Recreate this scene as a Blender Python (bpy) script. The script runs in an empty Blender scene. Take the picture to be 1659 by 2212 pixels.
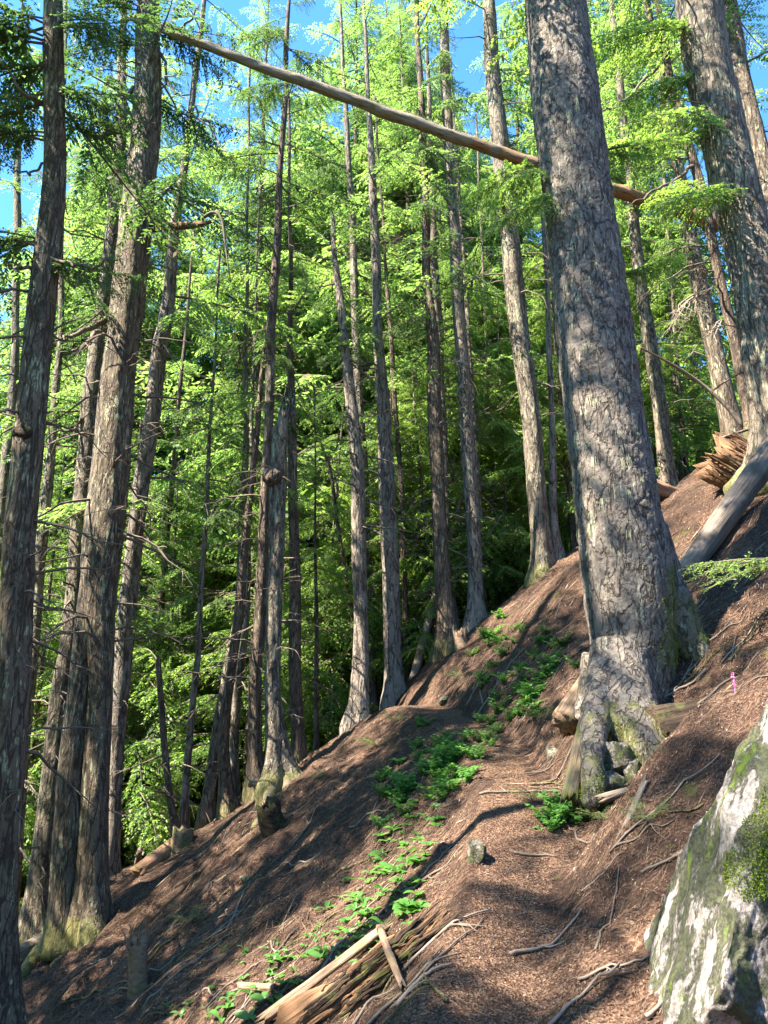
import bpy, bmesh, math, random
import numpy as np
from mathutils import Vector, Matrix

# ------------------------------------------------------------------ camera, sky, sun, exposure
SC = bpy.context.scene
COL = SC.collection
PITCH = math.radians(16.0)
CAM_Z = 1.6
FPX = 1597.4            # focal length in units of a 1659 x 2212 picture
cam_d = bpy.data.cameras.new('camera')
cam = bpy.data.objects.new('camera', cam_d); COL.objects.link(cam)
cam.location = (0, 0, CAM_Z)
cam.rotation_euler = (math.pi/2 + PITCH, 0, 0)
cam_d.sensor_fit = 'VERTICAL'; cam_d.sensor_height = 36.0; cam_d.lens = 26.0
cam_d.clip_start = 0.05; cam_d.clip_end = 3000
SC.camera = cam
SUN = Vector((-1.0, -0.48, 1.38)).normalized()
sun_d = bpy.data.lights.new('sun', 'SUN'); sun_d.energy = 3.6; sun_d.angle = math.radians(0.53)
sun_d.color = (1.0, 0.93, 0.81)
sun = bpy.data.objects.new('sun', sun_d); COL.objects.link(sun)
sun.rotation_euler = SUN.to_track_quat('Z', 'Y').to_euler(); sun.location = (-30, -9, 30)
W = bpy.data.worlds.new('World'); SC.world = W; W.use_nodes = True
_n = W.node_tree.nodes; _l = W.node_tree.links
sky = _n.new('ShaderNodeTexSky'); sky.sky_type = 'NISHITA'; sky.sun_disc = False
sky.sun_elevation = math.asin(SUN.z); sky.sun_rotation = math.atan2(SUN.x, SUN.y)
sky.altitude = 1500; sky.air_density = 1.0; sky.dust_density = 0.15; sky.ozone_density = 4.0
_hs = _n.new('ShaderNodeHueSaturation'); _hs.inputs['Saturation'].default_value = 1.2
_l.new(sky.outputs[0], _hs.inputs['Color']); _l.new(_hs.outputs[0], _n['Background'].inputs[0]); _n['Background'].inputs[1].default_value = 0.088
SC.view_settings.view_transform = 'Standard'; SC.view_settings.look = 'None'
SC.view_settings.exposure = 3.12; SC.view_settings.gamma = 1.0
SC.view_settings.use_curve_mapping = False
SC.render.engine = 'CYCLES'
SC.cycles.max_bounces = 7; SC.cycles.diffuse_bounces = 4; SC.cycles.transmission_bounces = 5
SC.cycles.glossy_bounces = 2; SC.cycles.caustics_reflective = False; SC.cycles.caustics_refractive = False
SC.cycles.sample_clamp_indirect = 6.0

# ------------------------------------------------------------------ numbers: noise, projection, terrain
RNG = np.random.default_rng(11)
def _hash(ix, iy, iz):
    h = (ix.astype(np.int64)*374761393 + iy.astype(np.int64)*668265263 + iz.astype(np.int64)*2147483647) & 0x7fffffff
    h = ((h ^ (h >> 13))*1274126177) & 0x7fffffff
    h = ((h ^ (h >> 16))*668265263) & 0x7fffffff
    return ((h ^ (h >> 15)) & 0xfffff)/float(0xfffff)
def vnoise(p):
    """value noise in -1..1 at the rows of p (n x 3)"""
    i = np.floor(p); f = p - i; f = f*f*(3-2*f); i = i.astype(np.int64)
    r = 0
    for a in (0, 1):
        for b in (0, 1):
            for c in (0, 1):
                w = (f[:, 0] if a else 1-f[:, 0])*(f[:, 1] if b else 1-f[:, 1])*(f[:, 2] if c else 1-f[:, 2])
                r = r + w*_hash(i[:, 0]+a, i[:, 1]+b, i[:, 2]+c)
    return 2*r-1
def fbm(p, o=4):
    r = 0; a = 1.0; s = 0
    for k in range(o):
        r = r + a*vnoise(p*(2.03**k)+17.3*k); s += a; a *= 0.5
    return r/s
def worley(p):
    """distance to the nearest and second nearest cell point"""
    i = np.floor(p).astype(np.int64); d1 = np.full(len(p), 9.0); d2 = d1.copy()
    for a in (-1, 0, 1):
        for b in (-1, 0, 1):
            for c in (-1, 0, 1):
                X, Y, Z = i[:, 0]+a, i[:, 1]+b, i[:, 2]+c
                q = np.stack([X+_hash(X, Y, Z), Y+_hash(X+91, Y, Z), Z+_hash(X, Y+57, Z)], 1)
                d = np.sqrt(((q-p)**2).sum(1))
                m = d < d1
                d2 = np.where(m, d1, np.minimum(d2, d)); d1 = np.where(m, d, d1)
    return d1, d2
CP, SP = math.cos(PITCH), math.sin(PITCH)
def P(px, py, d):
    """the point at distance d ahead (world y) seen at picture position px, py"""
    u = (px-829.5)/FPX; v = -(py-1106)/FPX
    k = d/(CP-v*SP)
    return np.array([u*k, d, CAM_Z+(SP+v*CP)*k])
def pxsize(w, pt):
    return w/FPX*(pt[1]*CP+(pt[2]-CAM_Z)*SP)
TRY = np.array([-400, -3, 0, 2, 3.2, 4.2, 5.2, 6.2, 7.2, 8.2, 9.5, 11, 12.5, 14, 16, 20, 30, 60, 400.])
TRX = np.array([0, 0, 0, .05, .15, .39, .76, 1.0, 1.22, 1.31, 1.31, 1.13, .76, .34, -.6, -3, -5, -5, -5.])
TRH = np.array([0, 0, 0, .02, .08, .18, .38, .62, .89, 1.06, 1.35, 1.62, 1.98, 2.42, 2.85, 3.0, 3.0, 3.0, 3.0])
_yy = np.linspace(-10, 70, 3201); _k = np.exp(-np.linspace(-2.5, 2.5, 71)**2); _k /= _k.sum()
def _smooth(v):
    a = np.interp(_yy, TRY, v); b = np.convolve(np.pad(a, 35, mode='edge'), _k, 'valid'); return b
_sx, _sh = _smooth(TRX), _smooth(TRH)
def trail_x(y): return np.interp(y, _yy, _sx)
def trail_h(y): return np.interp(y, _yy, _sh)
def softplus(t, k): return np.logaddexp(0, t/k)*k
def H0(x, y):
    x = np.asarray(x, float); y = np.asarray(y, float)
    dx = x-trail_x(y); near = np.clip((12.5-y)/3, 0, 1)
    left = -0.63*softplus(-dx-0.36, 0.06)-0.10*(1-np.exp(-np.maximum(-dx-0.33, 0)/0.14))
    hw = 0.34+0.45*np.exp(-((y-6.95)/0.9)**2)
    cut = (0.62-0.14*near)*(1-np.exp(-np.maximum(dx-hw, 0)/0.7))
    rs = 0.70-0.34*np.clip((6.0-y)/1.6, 0, 1)
    right = rs*softplus(dx-hw, 0.07)+cut*np.clip((y-3.6)/2.2, 0.1, 1)
    s = left+right
    s = np.where(s < 0, 20*np.tanh(s/20), 22*np.tanh(s/22))
    drop = 10*np.tanh(0.55*softplus(y-13.4, 0.9)/10)
    r = np.sqrt(x*x+y*y)
    hill = 70*(1-np.exp(-np.maximum(r-75, 0)/160.))
    back = 0.0
    return trail_h(y)+s-drop+hill+back
def H(x, y):
    x = np.asarray(x, float); y = np.asarray(y, float); sh = x.shape
    xf, yf = x.ravel(), y.ravel()
    q = np.stack([xf, yf, 0*xf], 1)
    dx = np.abs(xf-trail_x(yf)); m = np.clip((dx-0.2)/0.5, 0.25, 1)
    n = 0.22*fbm(q*0.55, 3)*np.clip((dx-.3)/1.2, 0.05, 1)+np.maximum(m-.12, .08)*(0.14*fbm(q*2.3+5, 3)+0.06*fbm(q*8+9, 3)+0.09*(.5-np.abs(fbm(q*np.array([1.1, 5.0, 0])+31, 3))))
    return (H0(xf, yf)+n).reshape(sh)
def Hf(x, y): return float(H(np.array([x]), np.array([y]))[0])
_D = np.arange(2.2, 40, 0.02)
def hit(px, py):
    """where the line of sight at px, py first meets the ground"""
    a = P(px, py, 1.0)
    X = a[0]*_D; Z = CAM_Z+(a[2]-CAM_Z)*_D
    g = Z < H(X, _D)
    k = int(np.argmax(g)) if g.any() else -1
    return np.array([X[k], _D[k], H(X[k:k+1] if k >= 0 else X[-1:], _D[k:k+1] if k >= 0 else _D[-1:])[0]])

# ------------------------------------------------------------------ object helpers
def link_mesh(name, v, f, mats, parent=None, mi=None, smooth=True):
    """v: n x 3 points; f: list of faces or an m x k index array; one linked mesh object"""
    me = bpy.data.meshes.new(name)
    v = np.asarray(v, np.float32)
    if isinstance(f, np.ndarray):
        m, k = f.shape
        me.vertices.add(len(v)); me.vertices.foreach_set('co', v.ravel())
        me.loops.add(m*k); me.loops.foreach_set('vertex_index', f.astype(np.int32).ravel())
        me.polygons.add(m); me.polygons.foreach_set('loop_start', np.arange(0, m*k, k, dtype=np.int32))
        me.update(calc_edges=True)
    else:
        me.from_pydata(v.tolist(), [], f); me.update()
    for m_ in (mats if isinstance(mats, (list, tuple)) else [mats]): me.materials.append(m_)
    if mi is not None: me.polygons.foreach_set('material_index', np.asarray(mi, np.int32))
    me.polygons.foreach_set('use_smooth', np.full(len(me.polygons), smooth, dtype=bool))
    o = bpy.data.objects.new(name, me); COL.objects.link(o)
    if parent is not None: o.parent = parent
    return o
def tag(o, label=None, cat=None, group=None, kind=None):
    if label: o['label'] = label
    if cat: o['category'] = cat
    if group: o['group'] = group
    if kind: o['kind'] = kind
    return o
def empty(name, loc, label, cat, group=None):
    o = bpy.data.objects.new(name, None); COL.objects.link(o); o.location = loc
    o.empty_display_size = 0.2
    return tag(o, label, cat, group)
def copy_tree(o, parent=None):
    c = o.copy(); COL.objects.link(c)
    if parent is not None: c.parent = parent
    for ch in list(o.children): copy_tree(ch, c)
    return c
def resample(p, n):
    p = np.asarray(p, float)
    s = np.r_[0, np.cumsum(np.linalg.norm(np.diff(p[:, :3], axis=0), axis=1))]
    t = np.linspace(0, s[-1], n)
    return np.stack([np.interp(t, s, p[:, k]) for k in range(p.shape[1])], 1)
def smooth_rows(p, it=3):
    p = p.copy()
    for _ in range(it): p[1:-1] = 0.5*p[1:-1]+0.25*(p[:-2]+p[2:])
    return p
def tube(pts, rad, ns, jag0=0.0, jag1=0.0, rough=None, lobes=None, rng=RNG, caps=True):
    """a closed tube through pts; rough(p)->radial factor; lobes(angle, index)->radial factor; jag: broken ends"""
    pts = np.asarray(pts, float); rad = np.asarray(rad, float); n = len(pts)
    T = np.gradient(pts, axis=0); T /= np.linalg.norm(T, axis=1)[:, None]+1e-9
    ref = np.array([0, 1., 0]) if abs(T[0][1]) < 0.9 else np.array([1., 0, 0])
    U = np.zeros_like(pts); u = ref
    for i in range(n):
        u = u-T[i]*np.dot(u, T[i]); u /= np.linalg.norm(u); U[i] = u
    V = np.cross(T, U)
    a = np.linspace(0, 2*np.pi, ns, endpoint=False)
    R = np.repeat(rad[:, None], ns, 1)
    if lobes is not None: R = R*lobes(a[None, :], np.arange(n)[:, None])
    dirs = U[:, None, :]*np.cos(a)[None, :, None]+V[:, None, :]*np.sin(a)[None, :, None]
    vv = pts[:, None, :]+dirs*R[:, :, None]
    if rough is not None:
        k = rough(vv.reshape(-1, 3)).reshape(n, ns)
        vv = pts[:, None, :]+dirs*(R*(1+k))[:, :, None]
    if jag0: vv[0] -= T[0]*(rng.random(ns)**1.5*jag0)[:, None]
    if jag1: vv[-1] += T[-1]*(rng.random(ns)**1.5*jag1)[:, None]
    v = vv.reshape(-1, 3)
    i = np.arange(n-1)[:, None]*ns; j = np.arange(ns)[None, :]; j2 = (j+1) % ns
    f = np.stack([i+j, i+j2, i+ns+j2, i+ns+j], -1).reshape(-1, 4)
    if caps:
        v = np.vstack([v, pts[0], pts[-1]])
        c0, c1 = n*ns, n*ns+1; jj = np.arange(ns); k2 = (jj+1) % ns
        f = np.vstack([f, np.stack([np.full(ns, c0), k2, jj, jj], 1), np.stack([np.full(ns, c1), (n-1)*ns+jj, (n-1)*ns+k2, (n-1)*ns+k2], 1)])
    return v, f
def to_faces(f):
    """quads with repeated corners become triangles"""
    return [tuple(dict.fromkeys(q)) for q in f.tolist()]
class MB:
    def __init__(s): s.v = []; s.f = []; s.m = []; s.n = 0
    def add(s, v, f, mi=0):
        s.v.append(np.asarray(v, float)); s.f.append(np.asarray(f, np.int64)+s.n); s.m.append(np.full(len(f), mi)); s.n += len(v)
    def build(s, name, mats, parent=None, origin=None, smooth=True):
        v = np.vstack(s.v); f = np.vstack(s.f); m = np.concatenate(s.m)
        if origin is not None: v = v-np.asarray(origin)
        tri = f[:, 2] == f[:, 3] if f.shape[1] == 4 else np.zeros(len(f), bool)
        if tri.any(): return link_mesh(name, v, to_faces(f), mats, parent, m, smooth)
        return link_mesh(name, v, f, mats, parent, m, smooth)

# ------------------------------------------------------------------ materials
def newmat(name):
    m = bpy.data.materials.new(name); m.use_nodes = True
    nt = m.node_tree; nt.nodes.clear()
    out = nt.nodes.new('ShaderNodeOutputMaterial')
    return m, nt, out
class G:
    """short node building"""
    def __init__(s, nt): s.nt = nt
    def n(s, t, **kw):
        x = s.nt.nodes.new('ShaderNode'+t)
        for k, v in kw.items(): setattr(x, k, v)
        return x
    def put(s, sock, v):
        if v is None: return
        if hasattr(v, 'is_output') or isinstance(v, bpy.types.NodeSocket): s.nt.links.new(v, sock)
        elif isinstance(v, (tuple, list)) and len(v) == 3 and sock.type == 'RGBA': sock.default_value = (*v, 1)
        else: sock.default_value = v
    def math(s, op, a, b=0.5, clamp=False):
        x = s.n('Math', operation=op, use_clamp=clamp); s.put(x.inputs[0], a); s.put(x.inputs[1], b); return x.outputs[0]
    def mix(s, f, a, b, blend='MIX'):
        x = s.n('Mix', data_type='RGBA', blend_type=blend); s.put(x.inputs[0], f); s.put(x.inputs[6], a); s.put(x.inputs[7], b); return x.outputs[2]
    def map(s, v, scale=(1, 1, 1), loc=(0, 0, 0), rot=(0, 0, 0)):
        x = s.n('Mapping'); s.put(x.inputs[0], v); x.inputs[1].default_value = loc; x.inputs[2].default_value = rot; x.inputs[3].default_value = scale; return x.outputs[0]
    def noise(s, v, scale, detail=4, rough=0.55, dist=0.0):
        x = s.n('TexNoise'); s.put(x.inputs['Vector'], v); x.inputs['Scale'].default_value = scale; x.inputs['Detail'].default_value = detail
        x.inputs['Roughness'].default_value = rough; x.inputs['Distortion'].default_value = dist; return x
    def vor(s, v, scale, feature='F1', rnd=1.0):
        x = s.n('TexVoronoi', feature=feature); s.put(x.inputs['Vector'], v); x.inputs['Scale'].default_value = scale; x.inputs['Randomness'].default_value = rnd; return x
    def ramp(s, f, stops, interp='LINEAR'):
        x = s.n('ValToRGB'); x.color_ramp.interpolation = interp; s.put(x.inputs[0], f)
        e = x.color_ramp.elements
        while len(e) < len(stops): e.new(0.5)
        for el, (p, c) in zip(e, stops):
            el.position = p; el.color = (*c, 1) if isinstance(c, (tuple, list)) else (c, c, c, 1)
        return x.outputs[0]
    def sstep(s, v, a, b):
        x = s.n('MapRange', interpolation_type='SMOOTHSTEP'); s.put(x.inputs[0], v); x.inputs[1].default_value = a; x.inputs[2].default_value = b; return x.outputs[0]
    def bump(s, h, strength, dist, prev=None):
        x = s.n('Bump'); s.put(x.inputs['Height'], h); x.inputs['Strength'].default_value = strength; x.inputs['Distance'].default_value = dist
        if prev is not None: s.put(x.inputs['Normal'], prev)
        return x.outputs[0]
    def bsdf(s, out, col, rough, normal=None, spec=0.3):
        x = s.n('BsdfPrincipled'); s.put(x.inputs['Base Color'], col); s.put(x.inputs['Roughness'], rough)
        x.inputs['Specular IOR Level'].default_value = spec
        if normal is not None: s.put(x.inputs['Normal'], normal)
        s.nt.links.new(x.outputs[0], out.inputs[0]); return x

def bark(name, plate=(0.20, 0.165, 0.14), plate2=(0.30, 0.265, 0.235), crack=(0.035, 0.026, 0.02), scale=14, stretch=0.4, lich=0.35,
         lichcol=(0.36, 0.36, 0.22), moss=0.0, mossz=0.6, mo=0.25, red=0.2, width=0.10, bump=1.0):
    m, nt, out = newmat(name); g = G(nt)
    tc = g.n('TexCoord').outputs['Object']
    wob = g.noise(tc, 5.0, 3).outputs['Color']
    x = g.n('VectorMath', operation='MULTIPLY_ADD'); g.put(x.inputs[0], wob); x.inputs[1].default_value = (0.09, 0.09, 0.22); g.put(x.inputs[2], tc)
    p = g.map(x.outputs[0], (1, 1, stretch))
    vc = g.vor(p, scale*1.3, 'SMOOTH_F1')
    def ridge(v, sc, w, det=3.0, dist=0.5):          # thin wandering cracks that start and end
        q = g.noise(v, sc, det, 0.5, dist).outputs[0]
        return g.sstep(g.math('ABSOLUTE', g.math('SUBTRACT', q, 0.5)), 0.0, w)
    p1 = g.map(tc, (1, 1, stretch*0.55)); p2 = g.map(tc, (1, 1, stretch*1.7), loc=(3, 1, 7))
    fine = g.noise(g.map(tc, (1, 1, 0.3)), 60, 5, 0.65).outputs[0]
    big = g.noise(g.map(tc, (1, 1, 0.45)), 2.2, 3).outputs[0]
    c = g.mix(g.math('ADD', g.math('MULTIPLY', vc.outputs['Color'], 0.55), g.math('MULTIPLY', fine, 0.5)), plate, plate2)
    c = g.mix(g.math('MULTIPLY', g.sstep(big, 0.45, 0.7), red), c, (0.16, 0.112, 0.082))
    c = g.mix(g.math('MULTIPLY', fine, 0.7), c, g.mix(0.5, c, crack), 'MIX')
    # lichen: vertical pale streaks
    st = g.noise(g.map(tc, (1, 1, 0.16)), 26, 3, 0.6).outputs[0]
    ls = g.sstep(g.math('ADD', st, g.math('MULTIPLY', g.math('SUBTRACT', big, 0.5), 0.5)), 0.66-0.16*lich, 0.70-0.10*lich)
    c = g.mix(g.math('MULTIPLY', ls, min(1, 0.35+lich)), c, lichcol)
    brk = g.noise(g.map(tc, (1, 1, 0.5)), 7, 3, 0.6).outputs[0]
    ck = g.math('MAXIMUM', ridge(p1, scale*0.42, width*0.42), g.math('MULTIPLY', g.sstep(brk, 0.50, 0.64), 0.8))
    ck2 = g.math('MAXIMUM', ridge(p2, scale*0.8, width*0.40), g.math('MULTIPLY', g.sstep(brk, 0.54, 0.44), 0.9))
    ck = g.math('MAXIMUM', ck, 0.22)
    c = g.mix(ck, crack, c)
    c = g.mix(g.math('ADD', g.math('MULTIPLY', ck2, 0.65), 0.35), crack, c)
    if moss > 0:
        sz = g.n('SeparateXYZ'); g.put(sz.inputs[0], tc)
        mm = g.noise(tc, 7, 4).outputs[0]
        k = g.math('SUBTRACT', g.math('ADD', mm, mo), g.math('DIVIDE', g.math('MAXIMUM', sz.outputs[2], 0.0), mossz*2))
        k = g.math('MULTIPLY', g.sstep(k, 0.42, 0.62), moss)
        c = g.mix(k, c, g.mix(fine, (0.085, 0.09, 0.02), (0.21, 0.20, 0.055)))
    h = g.math('ADD', g.math('MULTIPLY', ck, 1.0), g.math('MULTIPLY', ck2, 0.35))
    h = g.math('ADD', g.math('ADD', h, g.math('MULTIPLY', fine, 0.7)), g.math('MULTIPLY', vc.outputs['Distance'], -0.6))
    nrm = g.bump(h, 0.9*bump, 0.02)
    g.bsdf(out, c, 0.9, nrm, 0.2)
    return m
def rotwood(name, a, b, dark, stretch=(1, 1, 1), scale=30, moss=0.0):
    """weathered or rotten wood: fibres along the object's local x axis"""
    m, nt, out = newmat(name); g = G(nt)
    tc = g.n('TexCoord').outputs['Object']
    p = g.map(tc, (0.07, 1, 1))
    f1 = g.noise(p, scale, 5, 0.65).outputs[0]; f2 = g.noise(p, scale*3, 3, 0.6).outputs[0]
    big = g.noise(tc, 3.0, 4).outputs[0]
    c = g.mix(g.sstep(f1, 0.3, 0.7), a, b)
    c = g.mix(g.sstep(big, 0.52, 0.72), c, g.mix(0.6, c, dark))
    ck = g.sstep(f1, 0.30, 0.40)
    c = g.mix(ck, dark, c)
    c = g.mix(g.math('MULTIPLY', f2, 0.5), c, g.mix(0.5, c, dark))
    if moss > 0:
        k = g.math('MULTIPLY', g.sstep(g.noise(tc, 6, 5, 0.6).outputs[0], 0.55-0.1*moss, 0.63), min(1, moss))
        c = g.mix(k, c, g.mix(f2, (0.06, 0.09, 0.012), (0.2, 0.22, 0.05)))
    nrm = g.bump(g.math('ADD', f1, g.math('MULTIPLY', f2, 0.4)), 0.9, 0.02)
    g.bsdf(out, c, 0.88, nrm, 0.2)
    return m
def leaf(name, ca, cb, ta, tb, trans=0.45, odd=None, rough=0.5):
    m, nt, out = newmat(name); g = G(nt)
    r = g.n('NewGeometry').outputs['Random Per Island']; o = g.n('ObjectInfo').outputs['Random']
    big = g.noise(g.n('TexCoord').outputs['Object'], 0.9, 2).outputs[0]
    k = g.math('ADD', g.math('MULTIPLY', r, 0.45), g.math('ADD', g.math('MULTIPLY', o, 0.45), g.math('MULTIPLY', g.math('SUBTRACT', big, 0.4), 0.8)), True)
    c = g.mix(k, ca, cb); t = g.mix(k, ta, tb)
    if odd:
        s = g.math('GREATER_THAN', g.math('FRACT', g.math('MULTIPLY', r, 37.0)), 1-odd[0])
        c = g.mix(s, c, odd[1]); t = g.mix(s, t, odd[1])
    d = g.n('BsdfPrincipled'); g.put(d.inputs['Base Color'], c); d.inputs['Roughness'].default_value = rough; d.inputs['Specular IOR Level'].default_value = 0.35
    tr = g.n('BsdfTranslucent'); g.put(tr.inputs[0], t)
    mx = g.n('MixShader'); mx.inputs[0].default_value = trans
    nt.links.new(d.outputs[0], mx.inputs[1]); nt.links.new(tr.outputs[0], mx.inputs[2]); nt.links.new(mx.outputs[0], out.inputs[0])
    return m
def ground_mat(name, trail=False):
    m, nt, out = newmat(name); g = G(nt)
    tc = g.n('TexCoord').outputs['Object']
    big = g.noise(tc, 1.3, 4).outputs[0]; mid = g.noise(tc, 9, 5, 0.65).outputs[0]; fine = g.noise(tc, 70, 4, 0.7).outputs[0]
    v = g.vor(tc, 75 if trail else 60, 'F1'); ve = g.vor(g.map(tc, (0.35, 1, 1), rot=(0, 0, 0.3)), 70, 'F1')
    chips = g.ramp(g.math('FRACT', g.math('MULTIPLY', v.outputs['Color'], 3.7)),
                   [(0, (0.040, 0.021, 0.014)), (0.35, (0.11, 0.056, 0.034)), (0.7, (0.21, 0.118, 0.072)), (1, (0.36, 0.24, 0.155))])
    need = g.ramp(ve.outputs['Color'], [(0, (0.024, 0.013, 0.009)), (0.55, (0.075, 0.040, 0.026)), (1, (0.20, 0.12, 0.08))])
    c = g.mix(g.sstep(mid, 0.4, 0.6), need, chips) if not trail else g.mix(0.75, need, chips)
    if trail: chips = g.mix(0.45, chips, (0.34, 0.225, 0.15))
    hum = g.sstep(g.math('ADD', big, g.math('MULTIPLY', g.math('SUBTRACT', mid, 0.5), 0.8)), 0.42, 0.58)
    c = g.mix(g.math('MULTIPLY', hum, 0.10 if trail else 0.78), c, g.mix(fine, (0.022, 0.014, 0.011), (0.07, 0.042, 0.03)))
    c = g.mix(g.math('MULTIPLY', fine, 0.5), c, g.mix(0.5, c, (0.02, 0.012, 0.01)))
    if not trail:
        ms = g.sstep(g.noise(tc, 2.6, 5, 0.6).outputs[0], 0.64, 0.70)
        c = g.mix(g.math('MULTIPLY', ms, 0.6), c, (0.09, 0.10, 0.025))
        px = g.n('SeparateXYZ'); g.put(px.inputs[0], tc)
        r = g.n('VectorMath', operation='LENGTH'); g.put(r.inputs[0], tc)
        far = g.sstep(r.outputs['Value'], 24, 60)
        c = g.mix(far, c, g.mix(mid, (0.03, 0.055, 0.012), (0.09, 0.13, 0.03)))
    h = g.math('ADD', g.math('MULTIPLY', v.outputs['Distance'], 0.8), g.math('ADD', fine, g.math('MULTIPLY', mid, 1.5)))
    g.bsdf(out, c, 0.92, g.bump(h, 0.9, 0.03), 0.15)
    return m
def rock_mat(name, moss=0.5, pale=(0.37, 0.315, 0.275), streak=True):
    m, nt, out = newmat(name); g = G(nt)
    tc = g.n('TexCoord').outputs['Object']
    mp = g.map(tc, (1, 1, 0.45), rot=(0, 0.5, 0)) if streak else tc
    a = g.noise(mp, 6.5, 9, 0.74).outputs[0]; b = g.noise(tc, 45, 4, 0.7).outputs[0]; cc = g.noise(mp, 6, 5, 0.65).outputs[0]
    c = g.mix(g.sstep(b, 0.35, 0.65), (0.16, 0.14, 0.125), pale)
    c = g.mix(g.math('MULTIPLY', g.sstep(cc, 0.5, 0.68), 0.6), c, (0.33, 0.28, 0.26))
    dk = g.sstep(a, 0.485-0.03*moss, 0.53)
    c = g.mix(g.math('MULTIPLY', dk, 0.9), c, g.mix(g.sstep(b, 0.3, 0.7), (0.022, 0.024, 0.012), (0.075, 0.085, 0.028)))
    gm = g.math('MULTIPLY', g.sstep(g.noise(mp, 8.0, 7, 0.68).outputs[0], 0.60-0.05*moss, 0.63), 0.9)
    c = g.mix(gm, c, g.mix(b, (0.05, 0.085, 0.008), (0.17, 0.22, 0.03)))
    h = g.math('ADD', g.math('MULTIPLY', a, 1.5), g.math('ADD', b, g.math('MULTIPLY', dk, 0.8)))
    g.bsdf(out, c, 0.85, g.bump(h, 0.8, 0.02), 0.3)
    return m
def plain(name, a, b, scale=30, rough=0.8, bump=0.4):
    m, nt, out = newmat(name); g = G(nt)
    tc = g.n('TexCoord').outputs['Object']; n = g.noise(tc, scale, 4, 0.65).outputs[0]
    g.bsdf(out, g.mix(n, a, b), rough, g.bump(n, bump, 0.01), 0.25); return m
M = dict(
    big=bark('big_tree_bark', plate=(0.105, 0.085, 0.066), plate2=(0.27, 0.23, 0.19), scale=22, stretch=0.6, lich=0.25, lichcol=(0.40, 0.40, 0.27), moss=0.6, mossz=0.25, mo=-0.02, red=0.3, width=0.11),
    left=bark('furrowed_brown_bark', plate=(0.115, 0.082, 0.054), plate2=(0.245, 0.19, 0.13), scale=24, stretch=0.28, lich=0.55, moss=0.6, mossz=0.4, red=0.25, width=0.16),
    grey=bark('grey_lichen_bark', plate=(0.12, 0.093, 0.066), plate2=(0.275, 0.225, 0.165), scale=20, stretch=0.4, lich=0.55, moss=0.6, mossz=0.35, red=0.15, width=0.14),
    pale=bark('pale_flaking_bark', plate=(0.155, 0.122, 0.095), plate2=(0.34, 0.28, 0.225), scale=17, stretch=0.35, lich=0.35, moss=0.0, red=0.2, width=0.12),
    dark=bark('dark_red_bark', plate=(0.105, 0.072, 0.05), plate2=(0.21, 0.15, 0.105), scale=24, stretch=0.3, lich=0.35, moss=0.4, mossz=0.3, red=0.35, width=0.16),
    twig=plain('twig_bark', (0.075, 0.052, 0.038), (0.20, 0.16, 0.12), 25, 0.9, 0.5),
    bleached=plain('bleached_twig', (0.14, 0.105, 0.08), (0.27, 0.215, 0.165), 25, 0.8, 0.4),
    paletrunk=rotwood('pale_dead_trunk', (0.17, 0.135, 0.10), (0.34, 0.28, 0.21), (0.07, 0.05, 0.035), moss=0.2),
    grwood=rotwood('grey_weathered_wood', (0.11, 0.085, 0.065), (0.25, 0.20, 0.155), (0.04, 0.028, 0.02)),
    brwood=rotwood('brown_dead_wood', (0.16, 0.10, 0.065), (0.32, 0.22, 0.15), (0.05, 0.03, 0.02), moss=0.25),
    orange=rotwood('orange_rotten_wood', (0.13, 0.066, 0.034), (0.28, 0.155, 0.08), (0.04, 0.021, 0.012)),
    darkrot=rotwood('dark_rotten_wood', (0.02, 0.014, 0.010), (0.075, 0.048, 0.03), (0.008, 0.006, 0.005), moss=0.3),
    redwood=rotwood('red_brown_log', (0.20, 0.105, 0.06), (0.36, 0.22, 0.14), (0.06, 0.03, 0.02), moss=0.35),
    mosswood=rotwood('mossy_wood', (0.11, 0.08, 0.05), (0.25, 0.19, 0.12), (0.03, 0.02, 0.014), moss=0.7),
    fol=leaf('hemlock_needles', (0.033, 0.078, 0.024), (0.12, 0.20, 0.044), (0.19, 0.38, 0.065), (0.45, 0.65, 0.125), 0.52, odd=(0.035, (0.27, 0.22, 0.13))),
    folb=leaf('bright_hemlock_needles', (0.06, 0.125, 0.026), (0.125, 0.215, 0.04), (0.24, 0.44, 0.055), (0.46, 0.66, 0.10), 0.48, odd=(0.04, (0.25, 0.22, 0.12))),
    fold=leaf('dark_fir_and_shaded_needles', (0.025, 0.055, 0.018), (0.06, 0.11, 0.028), (0.08, 0.18, 0.035), (0.20, 0.34, 0.06), 0.4, odd=(0.03, (0.22, 0.19, 0.12))),  # dark firs; on front boughs the darker green has shade put into it
    plant=leaf('lily_leaf', (0.06, 0.16, 0.035), (0.11, 0.25, 0.055), (0.16, 0.38, 0.05), (0.26, 0.50, 0.09), 0.4, rough=0.35),
    ground=ground_mat('needle_floor'), trail=ground_mat('trail_dirt', True),
    rock=rock_mat('mossy_granite', 0.55), stone=rock_mat('pale_stone', 0.8, (0.34, 0.285, 0.19), False),
    moss=plain('bright_moss', (0.075, 0.115, 0.008), (0.23, 0.30, 0.03), 60, 0.95, 0.9),
    lichen=plain('hanging_lichen', (0.25, 0.25, 0.13), (0.40, 0.39, 0.24), 20, 0.95, 0.2),
    chip=leaf('litter_chips', (0.036, 0.020, 0.013), (0.19, 0.115, 0.072), (0.05, 0.03, 0.02), (0.2, 0.12, 0.08), 0.1, odd=(0.045, (0.36, 0.26, 0.17)), rough=0.85),
    flower=plain('pink_flower', (0.45, 0.10, 0.25), (0.62, 0.22, 0.42), 20, 0.6, 0.1),
)

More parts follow.
